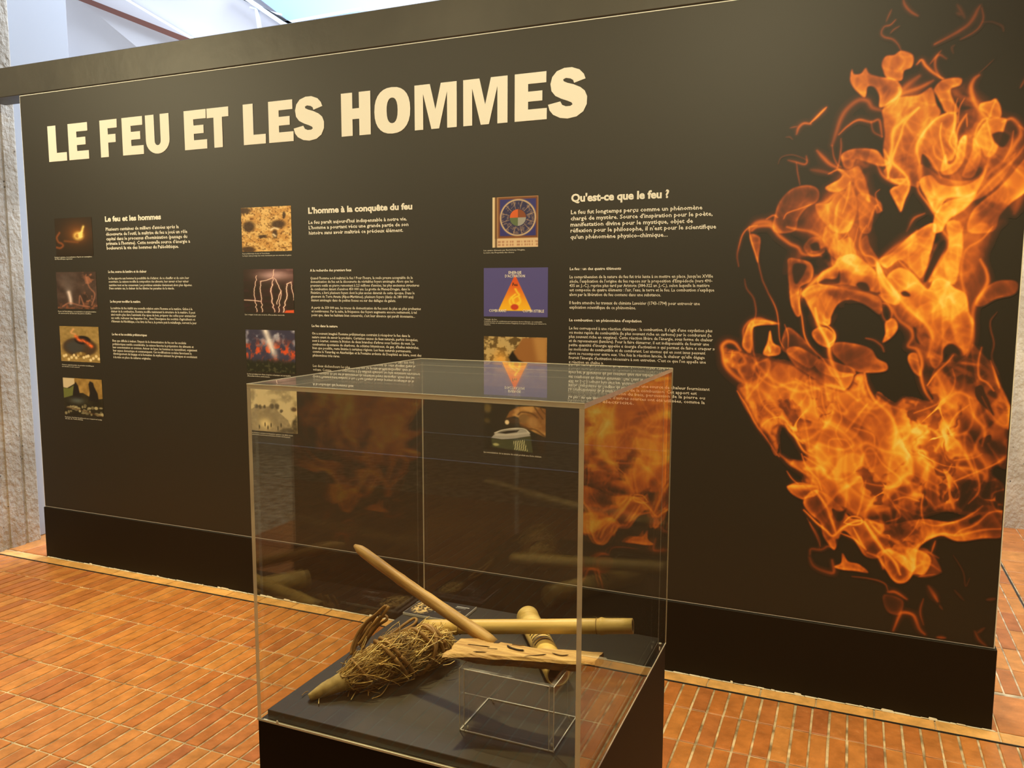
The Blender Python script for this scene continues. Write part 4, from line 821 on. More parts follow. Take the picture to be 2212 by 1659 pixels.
def p_triangle(u, v):
    c = bg(u, (88, 84, 150)); t = poly(u, v, ".495,.86 .23,.12 .76,.12", .005); g = mixc(bg(u, (250, 196, 40)), C3((226, 90, 40)), sst(.1, .8, v)); c = c*(1-t[..., None])+g*t[..., None]
    for s in (".50,.57 .53,.50 .56,.44 .50,.40 .46,.34 .50,.26 .56,.30", ".44,.40 .41,.33 .43,.25 .50,.22", ".56,.40 .58,.32 .55,.25 .48,.24", ".50,.46 .45,.40 .47,.32"): c = mixc(c, C3((252, 216, 60)), line(u, v, s, .017))
    c = mixc(c, C3((206, 70, 40)), ell(u, v, .49, .20, .06, .06, .2)); return c
def p_flint(u, v):
    n = fbm(u*16, v*16, 72); c = mixc(bg(u, (196, 172, 118)), C3((104, 84, 48)), sst(.42, .6, n)); c = mixc(c, C3((236, 178, 84)), np.exp(-(((u-.27)/.12)**2+((v-.50)/.22)**2)))
    c = mixc(c, C3((156, 106, 56)), poly(u, v, ".42,.58 .62,.98 1,1 1,.42 .7,.40 .5,.36", .02)); c = mixc(c, C3((186, 140, 80)), poly(u, v, ".78,1 1,1 1,.5 .85,.55", .06)); c = mixc(c, C3((34, 28, 18)), poly(u, v, ".40,.60 .46,.72 .55,.56 .70,.46 .62,.38 .48,.36", .02)); c = mixc(c, C3((196, 160, 96)), line(u, v, ".58,.40 .78,.48 1,.46", .02))
    return mixc(c, C3((120, 90, 48)), sst(.3, .2, v)*.7)
def p_can(u, v):
    c = bg(u, (38, 34, 20)); c = mixc(c, C3((130, 110, 60)), np.clip(ell(u, v, .06, .9, .06, .1, .6)+.6*ell(u, v, .05, .63, .05, .06, .6), 0, 1)*.7)
    hand = poly(u, v, ".36,.70 .42,.86 .55,.97 .78,1.0 1,.96 1,.35 .86,.42 .72,.50 .60,.56 .56,.66 .62,.72 .5,.76", .02); sk = mixc(bg(u, (206, 160, 96)), C3((142, 96, 50)), sst(.3, .7, fbm(u*7, v*5, 82))); c = c*(1-hand[..., None])+sk*hand[..., None]
    c = mixc(c, C3((92, 60, 30)), np.clip(line(u, v, ".56,.80 .62,.86 .78,.84 .86,.76", .02)+line(u, v, ".82,.98 .88,.86 .95,.74", .014)+line(u, v, ".9,1 .95,.9 1,.84", .012)+line(u, v, ".6,.58 .72,.52 .84,.50 1,.36", .02), 0, 1)*.8); c = mixc(c, C3((140, 106, 62)), ell(u, v, .65, .72, .085, .10, .2)); c = mixc(c, C3((190, 148, 92)), ell(u, v, .79, .66, .09, .11, .5)*.7)
    c = mixc(c, C3((60, 44, 26)), poly(u, v, ".86,.42 1,.36 1,0 .9,0", .06)*.7); c = mixc(c, C3((70, 50, 30)), ell(u, v, .46, .66, .12, .06, .4)); c = mixc(c, C3((250, 230, 190)), ell(u, v, .38, .62, .035, .05, .4))
    c = mixc(c, C3((172, 172, 170)), poly(u, v, ".12,.26 .20,.38 .50,.50 .66,.49 .74,.42 .76,.36 .5,.28 .3,.24", .012)); c = mixc(c, C3((226, 226, 222)), np.clip(line(u, v, ".18,.37 .3,.44 .5,.50 .66,.50 .74,.42", .014)+.6*line(u, v, ".2,.33 .45,.36 .7,.42", .02), 0, 1)); c = mixc(c, C3((40, 36, 30)), poly(u, v, ".23,.38 .40,.44 .58,.475 .54,.42 .36,.37", .01))
    c = mixc(c, C3((70, 76, 52)), poly(u, v, ".12,.25 .3,.23 .5,.27 .76,.35 .80,0 .14,.06", .012)); c = mixc(c, C3((190, 192, 150)), poly(u, v, ".48,.22 .66,.27 .72,.02 .50,.04", .01)*sst(.45, .55, np.sin((u-.1*v)*190)*.5+.5)); c = mixc(c, C3((180, 182, 130)), ell(u, v, .20, .12, .05, .03, .5)); return c
def photo(fn, og, sc, corners, label, nx_=90, y=-.0008):
    """corners in crop pixels: left, right, top-left y, bottom-left y, top-right y, bottom-right y"""
    xl, xr, ytl, ybl, ytr, ybr = corners
    a = at(og[0]+xl/sc, og[1]+(ytl+ybl)/2/sc); b = at(og[0]+xr/sc, og[1]+(ytr+ybr)/2/sc)
    z1 = (at(og[0]+xl/sc, og[1]+ytl/sc)[2]+at(og[0]+xr/sc, og[1]+ytr/sc)[2])/2; z0 = (at(og[0]+xl/sc, og[1]+ybl/sc)[2]+at(og[0]+xr/sc, og[1]+ybr/sc)[2])/2
    ny = max(int(nx_*(z1-z0)/(b[0]-a[0])), 20); U, V_ = np.meshgrid(np.linspace(0, 1, nx_), np.linspace(0, 1, ny))
    o = grid_mesh('photo_print', a[0]+U*(b[0]-a[0]), z0+V_*(z1-z0), lin(fn(U, V_)), M_photo, y); o['label'] = label; onp(o); return a[0], b[0], z0, z1
A1, S1 = (0, 420), 4.424; A2, S2 = (480, 400), 4.608; A3, S3 = (1000, 400), 3.687
photo(p_lamp, A1, S1, (530, 885, 230, 590, 215, 590), 'dark photo of a small glowing flame')
photo(p_smoke, A1, S1, (545, 925, 742, 1095, 740, 1092), 'dark photo of rising white smoke')
photo(p_kiln, A1, S1, (578, 950, 1257, 1590, 1267, 1610), 'photo of a smouldering mound ringed by stones')
photo(p_camp, (0, 780), 3.16, (436, 702, 112, 365, 127, 384), 'photo of two dark-haired people behind a stone hearth')
photo(p_dig, A2, S2, (194, 690, 222, 663, 208, 655), 'sandy excavation photo')
photo(p_bolt, A2, S2, (215, 712, 832, 1272, 837, 1268), 'photo of lightning bolts over red ground', 170)
photo(p_forest, A2, S2, (240, 728, 1437, 1860, 1448, 1870), 'photo of a burning forest under smoke')
photo(p_engrave, (520, 740), 4.608, (105, 563, 448, 872, 484, 905), 'old grey engraving of figures below a hill')
photo(p_wheel, A3, S3, (236, 600, 98, 497, 83, 491), 'medieval wheel picture with four coloured quarters', 130)
tx0, tx1, tza, tzb = photo(p_triangle, A3, S3, (167, 677, 661, 1046, 654, 1051), 'violet diagram with an orange fire triangle', 110)
photo(p_flint, A3, S3, (168, 669, 1204, 1600, 1213, 1620), 'photo of a flint over bark', 100)
photo(p_can, (980, 740), 4.424, (290, 882, 585, 1020, 610, 1062), 'photo of a hand with a metal drinks can', 130)
def tdg(t, cu_, cv, wu, sz, m): 
    xm = tx0+(tx1-tx0)*cu_; hw = (tx1-tx0)*wu/2; text_mesh([(t, xm-hw, xm+hw, tza+(tzb-tza)*cv, sz)], 'diagram_word', m, .015, -.0018)
tdg('ENERGIE', .495, .875, .20, .0155, M_white); tdg("D'ACTIVATION", .495, .805, .31, .0155, M_white); tdg('COMBURANT', .225, .095, .28, .0155, M_white); tdg('COMBUSTIBLE', .78, .095, .33, .0155, M_white)
tdg('Feu', .495, .63, .075, .018, mat('black_ink', (.02, .015, .01), .6))
def caption(A, rows, cap): 
    for r in rows[:1]: pass
    block(*A, rows, 'caption', M_dim, .006, cap)
caption((0, 420, 4.424), [("Lampe à graisse, reconstitution d'après un exemplaire", 525, 606, 880, 601), ("du Paléolithique supérieur", 525, 624, 695, 622)], 13)
caption((0, 420, 4.424), [("Foyer du Paléolithique, reconstitution et expérimentation", 558, 1122, 920, 1128), ("de cuisson au feu de bois sur des pierres chauffées", 560, 1139, 872, 1146)], 12)
caption((0, 420, 4.424), [("Cuisson expérimentale de poteries néolithiques", 593, 1632, 898, 1643), ("en meule à ciel ouvert", 594, 1648, 762, 1655)], 11)
caption((0, 780, 3.16), [("Restitution d'un foyer de galets et de ses occupants sur la plage", 446, 386, 698, 402), ("du site de Terra Amata", 447, 395, 567, 404)], 8)
caption((480, 400, 4.608), [("Foyer préhistorique du site de Terra Amata.", 203, 688, 475, 684), ("Le foyer était protégé des vents dominants par une murette de galets.", 204, 708, 693, 704)], 13)
caption((480, 400, 4.608), [("Les orages sont une source d'incendies naturels.", 228, 1294, 625, 1298)], 13)
caption((520, 740, 4.608), [("La lave produite lors d'une éruption volcanique est susceptible", 66, 318, 500, 336), ("d'incendier la flore environnante.", 68, 338, 292, 346)], 13)
caption((520, 740, 4.608), [("La fontaine ardente du Dauphiné, gravure du XIXe siècle", 116, 900, 520, 930), ("phénomène permanent, la fontaine ardente du Dauphiné", 118, 918, 492, 946)], 11)
caption((1000, 400, 3.687), [("Les quatre éléments par Barthélemy l'Anglais,", 166, 524, 495, 520), ("Le Livre des Propriétés des choses.", 166, 543, 411, 540)], 11)
caption((1000, 400, 3.687), [("Triangle du feu.", 170, 1073, 273, 1073), ("L'existence du feu est conditionnée par la présence de trois éléments : un combustible", 170, 1089, 632, 1092), ("(comme le bois), un comburant (comme l'oxygène) et un apport d'énergie pour démarrer la", 170, 1103, 664, 1108), ("réaction.", 170, 1115, 222, 1116)], 10)
caption((980, 740, 4.424), [("La concentration de la lumière du soleil produit une forte chaleur.", 290, 1056, 842, 1096)], 17)
# ------------------------------------------------------------------ display case
VX0, VX1, VY0, VY1, VZ0, VZ1 = -.9424, -.3424, -1.906, -1.306, .692, 1.2934
T = .0078; DK = .708
ped = thing('pedestal', 'square black pedestal standing on the tiled floor under the clear case', 'pedestal', (-.6424, -1.606, 0))
def under(o, p): o.parent = p; o.matrix_parent_inverse = Matrix.Translation(-Vector(p.location)); return o
M_ped = mat('pedestal_black', (.010, .006, .0025), .6, .2)
M_deck = mat('deck_black', (.028, .021, .011), .55, .35); noisy(M_deck, (.024, .018, .009), (.034, .027, .014), 5, 6, bump=.12, bscale=30, bdist=.003)
under(box_obj('body', (VX0, VX1, VY0, VY1, 0, VZ0-.0005), M_ped, bev=.0015), ped)
under(box_obj('deck', (VX0+T+.004, VX1-T-.004, VY0+T+.004, VY1-T-.004, VZ0, DK), M_deck, bev=.001), ped)
cover = thing('display_case', 'clear acrylic five-sided case standing on the black pedestal', 'display case', (-.6424, -1.606, VZ0))
def pane(name, b, m, me_, parent, thin, rims=((0, -1, 0),)):
    """box sheet; its broad faces get the clear material, its rim the bright edge material"""
    bm = bmesh.new(); box(bm, *b)
    for f in bm.faces: f.material_index = 1 if any(f.normal.dot(Vector(q)) > .5 for q in rims) else 0
    o = bm_obj(name, bm, [m, me_], None); return under(o, parent)
zb, zt = VZ0+.0004, VZ1-T
pane('left_pane', (VX0, VX0+T, VY0, VY1, zb, zt), M_acr, M_edge, cover, 0)
pane('right_pane', (VX1-T, VX1, VY0, VY1, zb, zt), M_acr, M_edge, cover, 0)
pane('front_pane', (VX0+T+.0002, VX1-T-.0002, VY0, VY0+T, zb, zt), M_acr, M_edge, cover, 1, ((0, 0, -1),))
pane('back_pane', (VX0+T+.0002, VX1-T-.0002, VY1-T, VY1, zb, zt), M_acr, M_edge, cover, 1, ((0, 0, -1),))
pane('top_pane', (VX0, VX1, VY0, VY1, zt+.0002, VZ1), M_acr_top, M_edge, cover, 2, ((0, -1, 0), (1, 0, 0)))
for nm, b in (('bottom_edge', (VX0-.0006, VX1+.0006, VY0-.0008, VY0, VZ0, VZ0+.0035)), ('bottom_edge', (VX1, VX1+.0008, VY0, VY1, VZ0, VZ0+.0025))):
    under(box_obj(nm, b, mat('polished_edge', (.8, .76, .62), .3), bev=0), cover)
M_cap = mat('white_cap', (.85, .82, .7), .5)
for p in (at(599, 1561, 1, VY0-.0005), at(1425, 1401, 0, VX1+.0005)):
    bm = bmesh.new(); bmesh.ops.create_uvsphere(bm, u_segments=10, v_segments=6, radius=.0028)
    for v in bm.verts: v.co = Vector(p)+Vector((v.co.x*(1 if abs(p[1]-VY0) < .01 else .3), v.co.y*(.3 if abs(p[1]-VY0) < .01 else 1), v.co.z*1.6))
    under(bm_obj('screw_cap', bm, M_cap, None, True), cover)

M_seam = edge_mat('case_seam', .35, (.85, .80, .62))
for b in ((VX0+T-.0008, VX0+T+.0012, VY1-T-.0012, VY1-T+.0008, zb, zt), (VX1-.0002, VX1+.0012, VY1-.0012, VY1+.0004, zb, VZ1), (VX0-.0006, VX0+.0008, VY0, VY1, VZ1-.001, VZ1+.0006), (VX0, VX1, VY1-.0008, VY1+.0006, VZ1-.001, VZ1+.0006),
          (VX0, VX1, VY0-.0006, VY0+.0010, VZ1-.0008, VZ1+.0006)):
    under(box_obj('seam', b, M_seam), cover)
# small open acrylic riser
ris = thing('acrylic_riser', 'small clear acrylic box stand under the flat wooden board', 'stand', (-.499, -1.763, DK))
RX0, RX1, RY0, RY1, RZ0, RZ1, t = -.584, -.414, -1.822, -1.704, DK+.0003, .8195, .0088
pane('left_pane', (RX0, RX0+t, RY0, RY1, RZ0, RZ1), M_acr_clean, M_edge2, ris, 0, ((0, -1, 0), (0, 0, 1)))
pane('right_pane', (RX1-t, RX1, RY0, RY1, RZ0, RZ1), M_acr_clean, M_edge2, ris, 0, ((0, -1, 0), (0, 0, 1)))
pane('front_pane', (RX0+t, RX1-t, RY0, RY0+t, RZ0, RZ1), M_acr_clean, M_edge2, ris, 1, ((0, 0, 1),))
pane('back_pane', (RX0+t, RX1-t, RY1-t, RY1, RZ0, RZ1), M_acr_clean, M_edge2, ris, 1, ((0, 0, 1),))
M_line = edge_mat('riser_seam', .12, (.95, .92, .82))
for b in ((RX0, RX1, RY0, RY0+.0016, RZ0, RZ0+.002), (RX0, RX1, RY1-.002, RY1, RZ0, RZ0+.002), (RX0, RX0+.002, RY0, RY1, RZ0, RZ0+.002), (RX1-.0016, RX1, RY0, RY1, RZ0, RZ0+.002),
          (RX0-.0003, RX0+.0009, RY0-.0003, RY0+.0009, RZ0, RZ1), (RX1-.0009, RX1+.0003, RY0-.0003, RY0+.0009, RZ0, RZ1), (RX0+t-.0005, RX0+t+.0005, RY0, RY0+.001, RZ0, RZ1), (RX1-t-.0005, RX1-t+.0005, RY0, RY0+.001, RZ0, RZ1),
          (RX1-.0009, RX1+.0003, RY1-.0009, RY1+.0003, RZ0, RZ1), (RX0+t, RX1-t, RY0-.0002, RY0+.0008, RZ1-.001, RZ1+.0002), (RX0, RX0+.001, RY0, RY1, RZ1-.001, RZ1+.0002), (RX1-.001, RX1, RY0, RY1, RZ1-.001, RZ1+.0002)):
    under(box_obj('seam', b, M_line), ris)
for x_, y_ in ((RX0+.012, RY0+.008), (RX1-.008, RY0+.014), (RX1-.010, RY1-.012), (RX0+.014, RY1-.010)):
    bm = bmesh.new(); bmesh.ops.create_uvsphere(bm, u_segments=8, v_segments=6, radius=.0022)
    for v in bm.verts: v.co = Vector((x_+v.co.x*.8, y_+v.co.y*.8, DK+.0042+v.co.z*1.7))
    under(bm_obj('glue_drop', bm, M_cap, None, True), ris)

# ---- wood, bamboo, straw materials
def fibre(name, c1, c2, sc, stretch, bump=.4, rough=.6, bdist=.002, bs=None, along=None):
    m = mat(name, c1, rough, .35); noisy(m, c1, c2, sc, 8, stretch, bump, bs or sc*1.6, .3, .7, bdist=bdist, along=along); return m
def fromB(px, py, ax, v): return at(600+px/4.424, 1150+py/4.424, ax, v)
def fromC(px, py, ax, v): return at(950+px/4.168, 1250+py/4.168, ax, v)
M_stick = fibre('stick_wood', (.30, .15, .035), (.76, .49, .17), 7, (1, 9, 9), .6, .55, .002, 14, fromB(737, 128, 0, -.921)-fromB(2110, 1088, 2, .8335))
M_hearth = fibre('hearth_wood', (.40, .20, .05), (.88, .58, .20), 7, (1.6, 14, 10), .9, .65, .004, 12)
M_bamboo = fibre('bamboo', (.62, .40, .09), (.98, .72, .26), 5, (1, 14, 14), .2, .42, .001, 9, fromC(1738, 427, 2, DK+.092)-fromC(-140, 435, 2, DK+.040))
M_bamdark = mat('bamboo_inside', (.16, .10, .045), .8)
M_node = mat('bamboo_node', (.36, .23, .085), .6)
M_rattan = fibre('rattan', (.24, .12, .03), (.50, .29, .085), 30, (1, 1, 1), .3, .55)
M_core = fibre('bark_core', (.12, .07, .02), (.28, .17, .05), 40, (1, 1, 1), .6, .8)
M_tip = fibre('pale_wood_tip', (.40, .27, .08), (.76, .57, .22), 45, (1, 1, 1), .5, .75, .002)
M_char = mat('charred_wood', (.05, .035, .025), .9)
M_shaded_edge = fibre('shaded_weathered_edge', (.10, .055, .02), (.26, .15, .055), 14, (1.6, 6, 6), .8, .85, .003)  # weathered edges, with the shade of sides and underside put into the colour
M_straw = mat('straw', (.55, .38, .13), .6, .4)
ge = N(M_straw, 'ShaderNodeNewGeometry'); cr = N(M_straw, 'ShaderNodeValToRGB'); el = cr.color_ramp.elements
el[0].color = (.30, .16, .03, 1); el[1].color = (1.0, .78, .30, 1); el.new(.5).color = (.66, .42, .11, 1)
L(M_straw, ge.outputs['Random Per Island'], cr.inputs[0]); L(M_straw, cr.outputs[0], M_straw.node_tree.nodes['Principled BSDF'].inputs['Base Color'])

def fromB(px, py, ax, v): return at(600+px/4.424, 1150+py/4.424, ax, v)
def fromC(px, py, ax, v): return at(950+px/4.168, 1250+py/4.168, ax, v)
def place(o, base): origin(o, base); return o

# ---- tinder bundle: pointed core wrapped in straw and bound with rattan
ax_px = [((668, 1507), .006, .0065), ((700, 1490), .015, .0125), ((738, 1473), .022, .0165), ((780, 1452), .031, .025), ((825, 1432), .038, .034), ((868, 1415), .041, .038), ((915, 1399), .038, .034), ((950, 1391), .032, .026), ((966, 1386), .030, .018)]
AXP = cat([at(*p, 2, DK+z) for p, z, r in ax_px], False, 6); AXR = np.interp(np.linspace(0, len(ax_px)-1, len(AXP)), range(len(ax_px)), [r for _, _, r in ax_px])
def frame_at(s):
    i = min(max(s*(len(AXP)-1), 0), len(AXP)-1.001); k = int(i); f = i-k; c = AXP[k]*(1-f)+AXP[k+1]*f; r = AXR[k]*(1-f)+AXR[k+1]*f
    tt = AXP[k+1]-AXP[k]; tt /= np.linalg.norm(tt); h_ = np.cross(tt, [0, 0, 1.]); h_ /= np.linalg.norm(h_); return c, r, tt, h_, np.cross(h_, tt)
bun = thing('tinder_bundle', 'pointed straw-wrapped tinder bundle bound with rattan, lying on the black deck', 'bundle', tuple(at(800, 1460, 2, DK)))
def lathe(s0, s1, n, m, rfun, name, mt, parent):
    V = []; Fc = []
    for i in range(n):
        s = s0+(s1-s0)*i/(n-1); c, r, tt, h_, u_ = frame_at(s)
        for k in range(m):
            a = 2*pi*k/m; V.append(c+rfun(r, s, a)*(cos(a)*h_+sin(a)*u_))
    for i in range(n-1):
        for k in range(m): Fc.append((i*m+k, i*m+(k+1) % m, (i+1)*m+(k+1) % m, (i+1)*m+k))
    Fc += [tuple(range(m))[::-1], tuple(range((n-1)*m, n*m))]; o = mesh(name, V, Fc, mt, None, True); return under(o, parent)
wob = rng.random((60, 30))
lathe(0, .315, 16, 18, lambda r, s, a: r*(1+.06*wob[int(s*59)][int(a/2/pi*29)]), 'pointed_tip', M_tip, bun)
lathe(.27, .995, 26, 20, lambda r, s, a: r*(.86+.08*wob[int(s*59)][int(a/2/pi*29)]), 'core', M_core, bun)
def ring_band(s, w_, name, mt, k=1.05, th=.0012):
    lathe(s-w_/2, s+w_/2, 3, 20, lambda r, s_, a: r*k+th, name, mt, bun)
ring_band(.285, .012, 'binding_cord', M_char, 1.01, .0004)
ring_band(.305, .012, 'binding_cord', M_char, 1.01, .0004)
so = Soup()
for i in range(1500):
    s = rng.uniform(.30, .93); a = rng.uniform(0, 2*pi); ln = rng.uniform(.08, .30); tw = rng.normal(0, 1.15); lift = rng.uniform(.88, 1.08); P = []
    nseg = 9; ph = rng.uniform(0, 6.28); am = rng.uniform(0, .012)*rng.random()
    fly = rng.random() < .16; fl_ = rng.uniform(.004, .020) if fly else 0
    for j in range(nseg):
        q = j/(nseg-1); sj = s+(q-.5)*ln
        if sj > 1.0: sj = 1.0-(sj-1.0)*.3
        sj = max(sj, .27); c, r, tt, h_, u_ = frame_at(sj); aj = a+tw*(q-.5)
        rr = r*lift+am*sin(ph+q*7)+fl_*(q**2)*1.3
        p = c+rr*(cos(aj)*h_+sin(aj)*u_)+tt*(.006*sin(ph+q*5)); p[2] = max(p[2], DK+.0012); P.append(p)
    v, f = tube(P, rng.uniform(.0005, .0011), 3, False); so.add(v, f)
# loose stems sticking out low on the near side (traced from the photograph)
for st in ("600,1245 680,1270 760,1330", "500,1452 620,1450 720,1452", "700,1600 760,1500 850,1390", "670,1570 690,1500 700,1440", "900,1590 990,1550 1060,1450 1100,1380", "865,1560 870,1500 900,1450", "390,1640 400,1570 450,1470", "1020,1420 1100,1420 1165,1415",
           "1560,930 1600,950 1645,960", "600,1530 680,1490 760,1470", "1520,900 1530,960 1560,1030", "740,1190 820,1130 900,1060", "960,1500 1040,1440 1080,1350", "780,1530 900,1500 960,1480", "1580,1270 1640,1260 1690,1230", "620,1540 700,1470 800,1380", "700,1500 760,1400 880,1330",
           "230,1560 260,1530 290,1520", "840,1380 900,1250 1010,1150", "1440,1180 1520,1130 1620,1110", "1500,1240 1560,1180 1650,1120", "680,1330 640,1290 560,1340"):
    q = pts(st); z0 = DK+.004
    P = cat([fromB(x_, y_, 2, max(DK+.002, DK+.004+.040*max(0, (1500-y_)/420))) for x_, y_ in q], False, 5); v, f = tube(P, .0009, 4, False); so.add(v, f)
o = so.obj('straw', M_straw, None, True); o['kind'] = 'stuff'; under(o, bun)
def binding(s0, tilt, ph, turns=1.0, r0=.0036, off=1.2, n=40):
    P = []
    for j in range(n+1):
        a = 2*pi*turns*j/n+ph; s = s0-tilt*sin(a)+.03*turns*(j/n if turns > 1 else 0); c, r, tt, h_, u_ = frame_at(min(max(s, .02), .99)); p = c+(r*off+.002)*(cos(a)*h_+sin(a)*u_); p[2] = max(p[2], DK+r0); P.append(p)
    v, f = tube(P, r0, 7); o = mesh('rattan_binding', v, f, M_rattan, None, True); under(o, bun)
binding(.555, .060, .5, 1, .0038, 1.2); binding(.588, .060, .5, 1, .0038, 1.2); binding(.72, -.055, -.3, 1.0, .0040, 1.22); binding(.745, .050, -.3, 1.0, .0038, 1.12); binding(.80, .050, .6, 1, .0038, 1.2); binding(.83, .050, .6, 1, .0036, 1.2); binding(.375, .030, .2, 1, .0026)

# ---- rattan coil and loop, behind the bundle
coil = thing('rattan_coil', 'loose coil of brown rattan strands standing behind the straw bundle', 'rattan', tuple(fromB(720, 1165, 2, DK)))
for k, st in enumerate(("700,1170 712,1090 765,965 845,855 935,785 1000,725 1030,700", "715,1168 750,1060 820,915 890,830 960,775 975,770", "755,1062 825,955 895,855 965,765 1045,700", "800,1090 850,1005 930,900 1000,800 1062,705", "815,1092 880,990 960,890 1040,835 1032,800 990,810",
                        "770,1070 800,1040 870,930 930,860 985,800", "830,1080 820,1100 800,1090 790,1060", "725,1160 770,1040 850,930 905,860")):
    q = pts(st); P = []
    for x_, y_ in q:
        h_ = (1170-y_)/470; p = fromB(x_, y_, 1, -1.652+.052*h_+.004*((k*7) % 5-2)); p[2] = max(p[2], DK+.0035); P.append(p)
    v, f = tube(cat(P, False, 5), .0031, 7); o = mesh('strand', v, f, M_rattan, None, True); under(o, coil)
P = cat([fromB(x_, y_, 2, DK+.0045+z_) for x_, y_, z_ in ((722, 1162, 0), (850, 1112, .002), (950, 1062, .004), (1100, 962, .006), (1220, 872, .006), (1295, 826, .004), (1328, 838, .003), (1290, 886, .004), (1150, 962, .007), (1000, 1040, .006), (890, 1085, .003))], False, 5)
v, f = tube(P, .0034, 7); o = mesh('loop', v, f, M_rattan, None, True); under(o, coil)

# ---- fire drill stick
A_ = fromB(2110, 1088, 2, .8335); B_ = fromB(737, 128, 0, -.921)
P = [A_+(B_-A_)*q+np.array([0, 0, -.004*sin(pi*q)]) for q in np.linspace(.015, 1, 26)]
R_ = np.interp(np.linspace(0, 1, 26), [0, .03, .1, .5, .93, .98, 1], [.0080, .0105, .0118, .0112, .0103, .0080, .004])*(1+.02*rng.normal(size=26))
stk = thing('fire_drill_stick', 'long straight pale wooden stick leaning from the hearth board to the left pane', 'stick', tuple(A_))
v, f = tube(P, R_, 14); under(mesh('shaft', v, f, M_stick, None, True), stk)
P = [A_+(B_-A_)*q for q in (-.012, .0, .016)]; P[0][2] -= 0; v, f = tube(P, [.004, .0075, .0088], 10); under(mesh('charred_tip', v, f, M_char, None, True), stk)

# ---- hearth board
brd = thing('hearth_board', 'flat split wooden hearth board lying on the clear acrylic stand', 'board', (-.5, -1.74, .8205))
back = [(-.634, -1.714), (-.60, -1.706), (-.55, -1.703), (-.50, -1.704), (-.45, -1.690), (-.41, -1.682), (-.372, -1.674)]
front = [(-.632, -1.797), (-.59, -1.786), (-.55, -1.782), (-.50, -1.776), (-.45, -1.768), (-.41, -1.760), (-.372, -1.722)]
fr = fromC; front = [tuple(fromC(x_, y_, 2, .840)[:2]) for x_, y_ in ((15, 690), (250, 682), (500, 700), (720, 712), (950, 730), (1265, 752), (1395, 740))]
back = [tuple(fromC(x_, y_, 2, .840)[:2]) for x_, y_ in ((205, 517), (420, 535), (600, 560), (780, 598), (1000, 620), (1280, 640), (1478, 657))]
fb = cat([(*p, 0) for p in front], False, 7); bb = cat([(*p, 0) for p in back], False, 7); nu = len(fb); nv = 13; V = []; Fc = []
for i in range(nu):
    for j in range(nv):
        q = j/(nv-1); p = fb[i]*(1-q)+bb[i]*q; n1 = float(fbm(np.array([p[0]*14+5]), np.array([p[1]*95+30]), 5, 3)[0]); n2 = float(vnoise(np.array([p[0]*9+5]), np.array([p[1]*60+40]), 9)[0])
        z = .8395+.004*(n1-.5)-.005*max(0, n2-.72)*4-(.004 if j in (0, nv-1) else 0); V.append((p[0], p[1], z))
for i in range(nu-1):
    for j in range(nv-1): Fc.append((i*nv+j, (i+1)*nv+j, (i+1)*nv+j+1, i*nv+j+1))
b0 = len(V)
for i in range(nu):
    for j, row in ((0, fb), (nv-1, bb)):
        c = (fb[i]+bb[i])/2; p = row[i]+(c-row[i])*(.06+.12*(j == 0)); zz = .8203+.0165*max(0, 1-i/(nu-1)/.20)+.0015*random.random()*(j == 0); V.append((p[0], p[1], zz))
for i in range(nu-1):
    Fc += [(i*nv, b0+2*i, b0+2*i+2, (i+1)*nv), (i*nv+nv-1, (i+1)*nv+nv-1, b0+2*i+3, b0+2*i+1), (b0+2*i, b0+2*i+1, b0+2*i+3, b0+2*i+2)]
Fc += [tuple([j for j in range(nv)]+[b0+1, b0]), tuple([(nu-1)*nv+j for j in range(nv)][::-1]+[b0+2*(nu-1), b0+2*(nu-1)+1])]
o = mesh('plank', V, Fc, M_hearth, None, False); o.data.materials.append(M_shaded_edge); o.data.polygons.foreach_set('material_index', [0]*((nu-1)*(nv-1))+[1]*(len(Fc)-(nu-1)*(nv-1))); under(o, brd)
for a, b, c_y in ((600, 640, 602), (760, 690, 610)):
    pass
cav = []
P = cat([fromC(x_, y_, 2, .8412) for x_, y_ in ((605, 600), (640, 622), (700, 640), (760, 646))], False, 4); v, f = tube(P, [.0006]+[.0016]*(len(P)-2)+[.0005], 6); under(mesh('charred_groove', v, f, M_char, None, True), brd)
for st in ("250,590 330,600 450,612", "420,625 470,632 520,634", "760,700 870,690 960,680", "1010,668 1090,690 1160,686", "650,590 720,600 770,598", "300,655 420,662"):
    P = cat([fromC(x_, y_, 2, .8403) for x_, y_ in pts(st)], False, 4); v, f = tube(P, [.0003]+[.0011]*(len(P)-2)+[.0003], 5); under(mesh('crack', v, f, M_bamdark, None, True), brd)

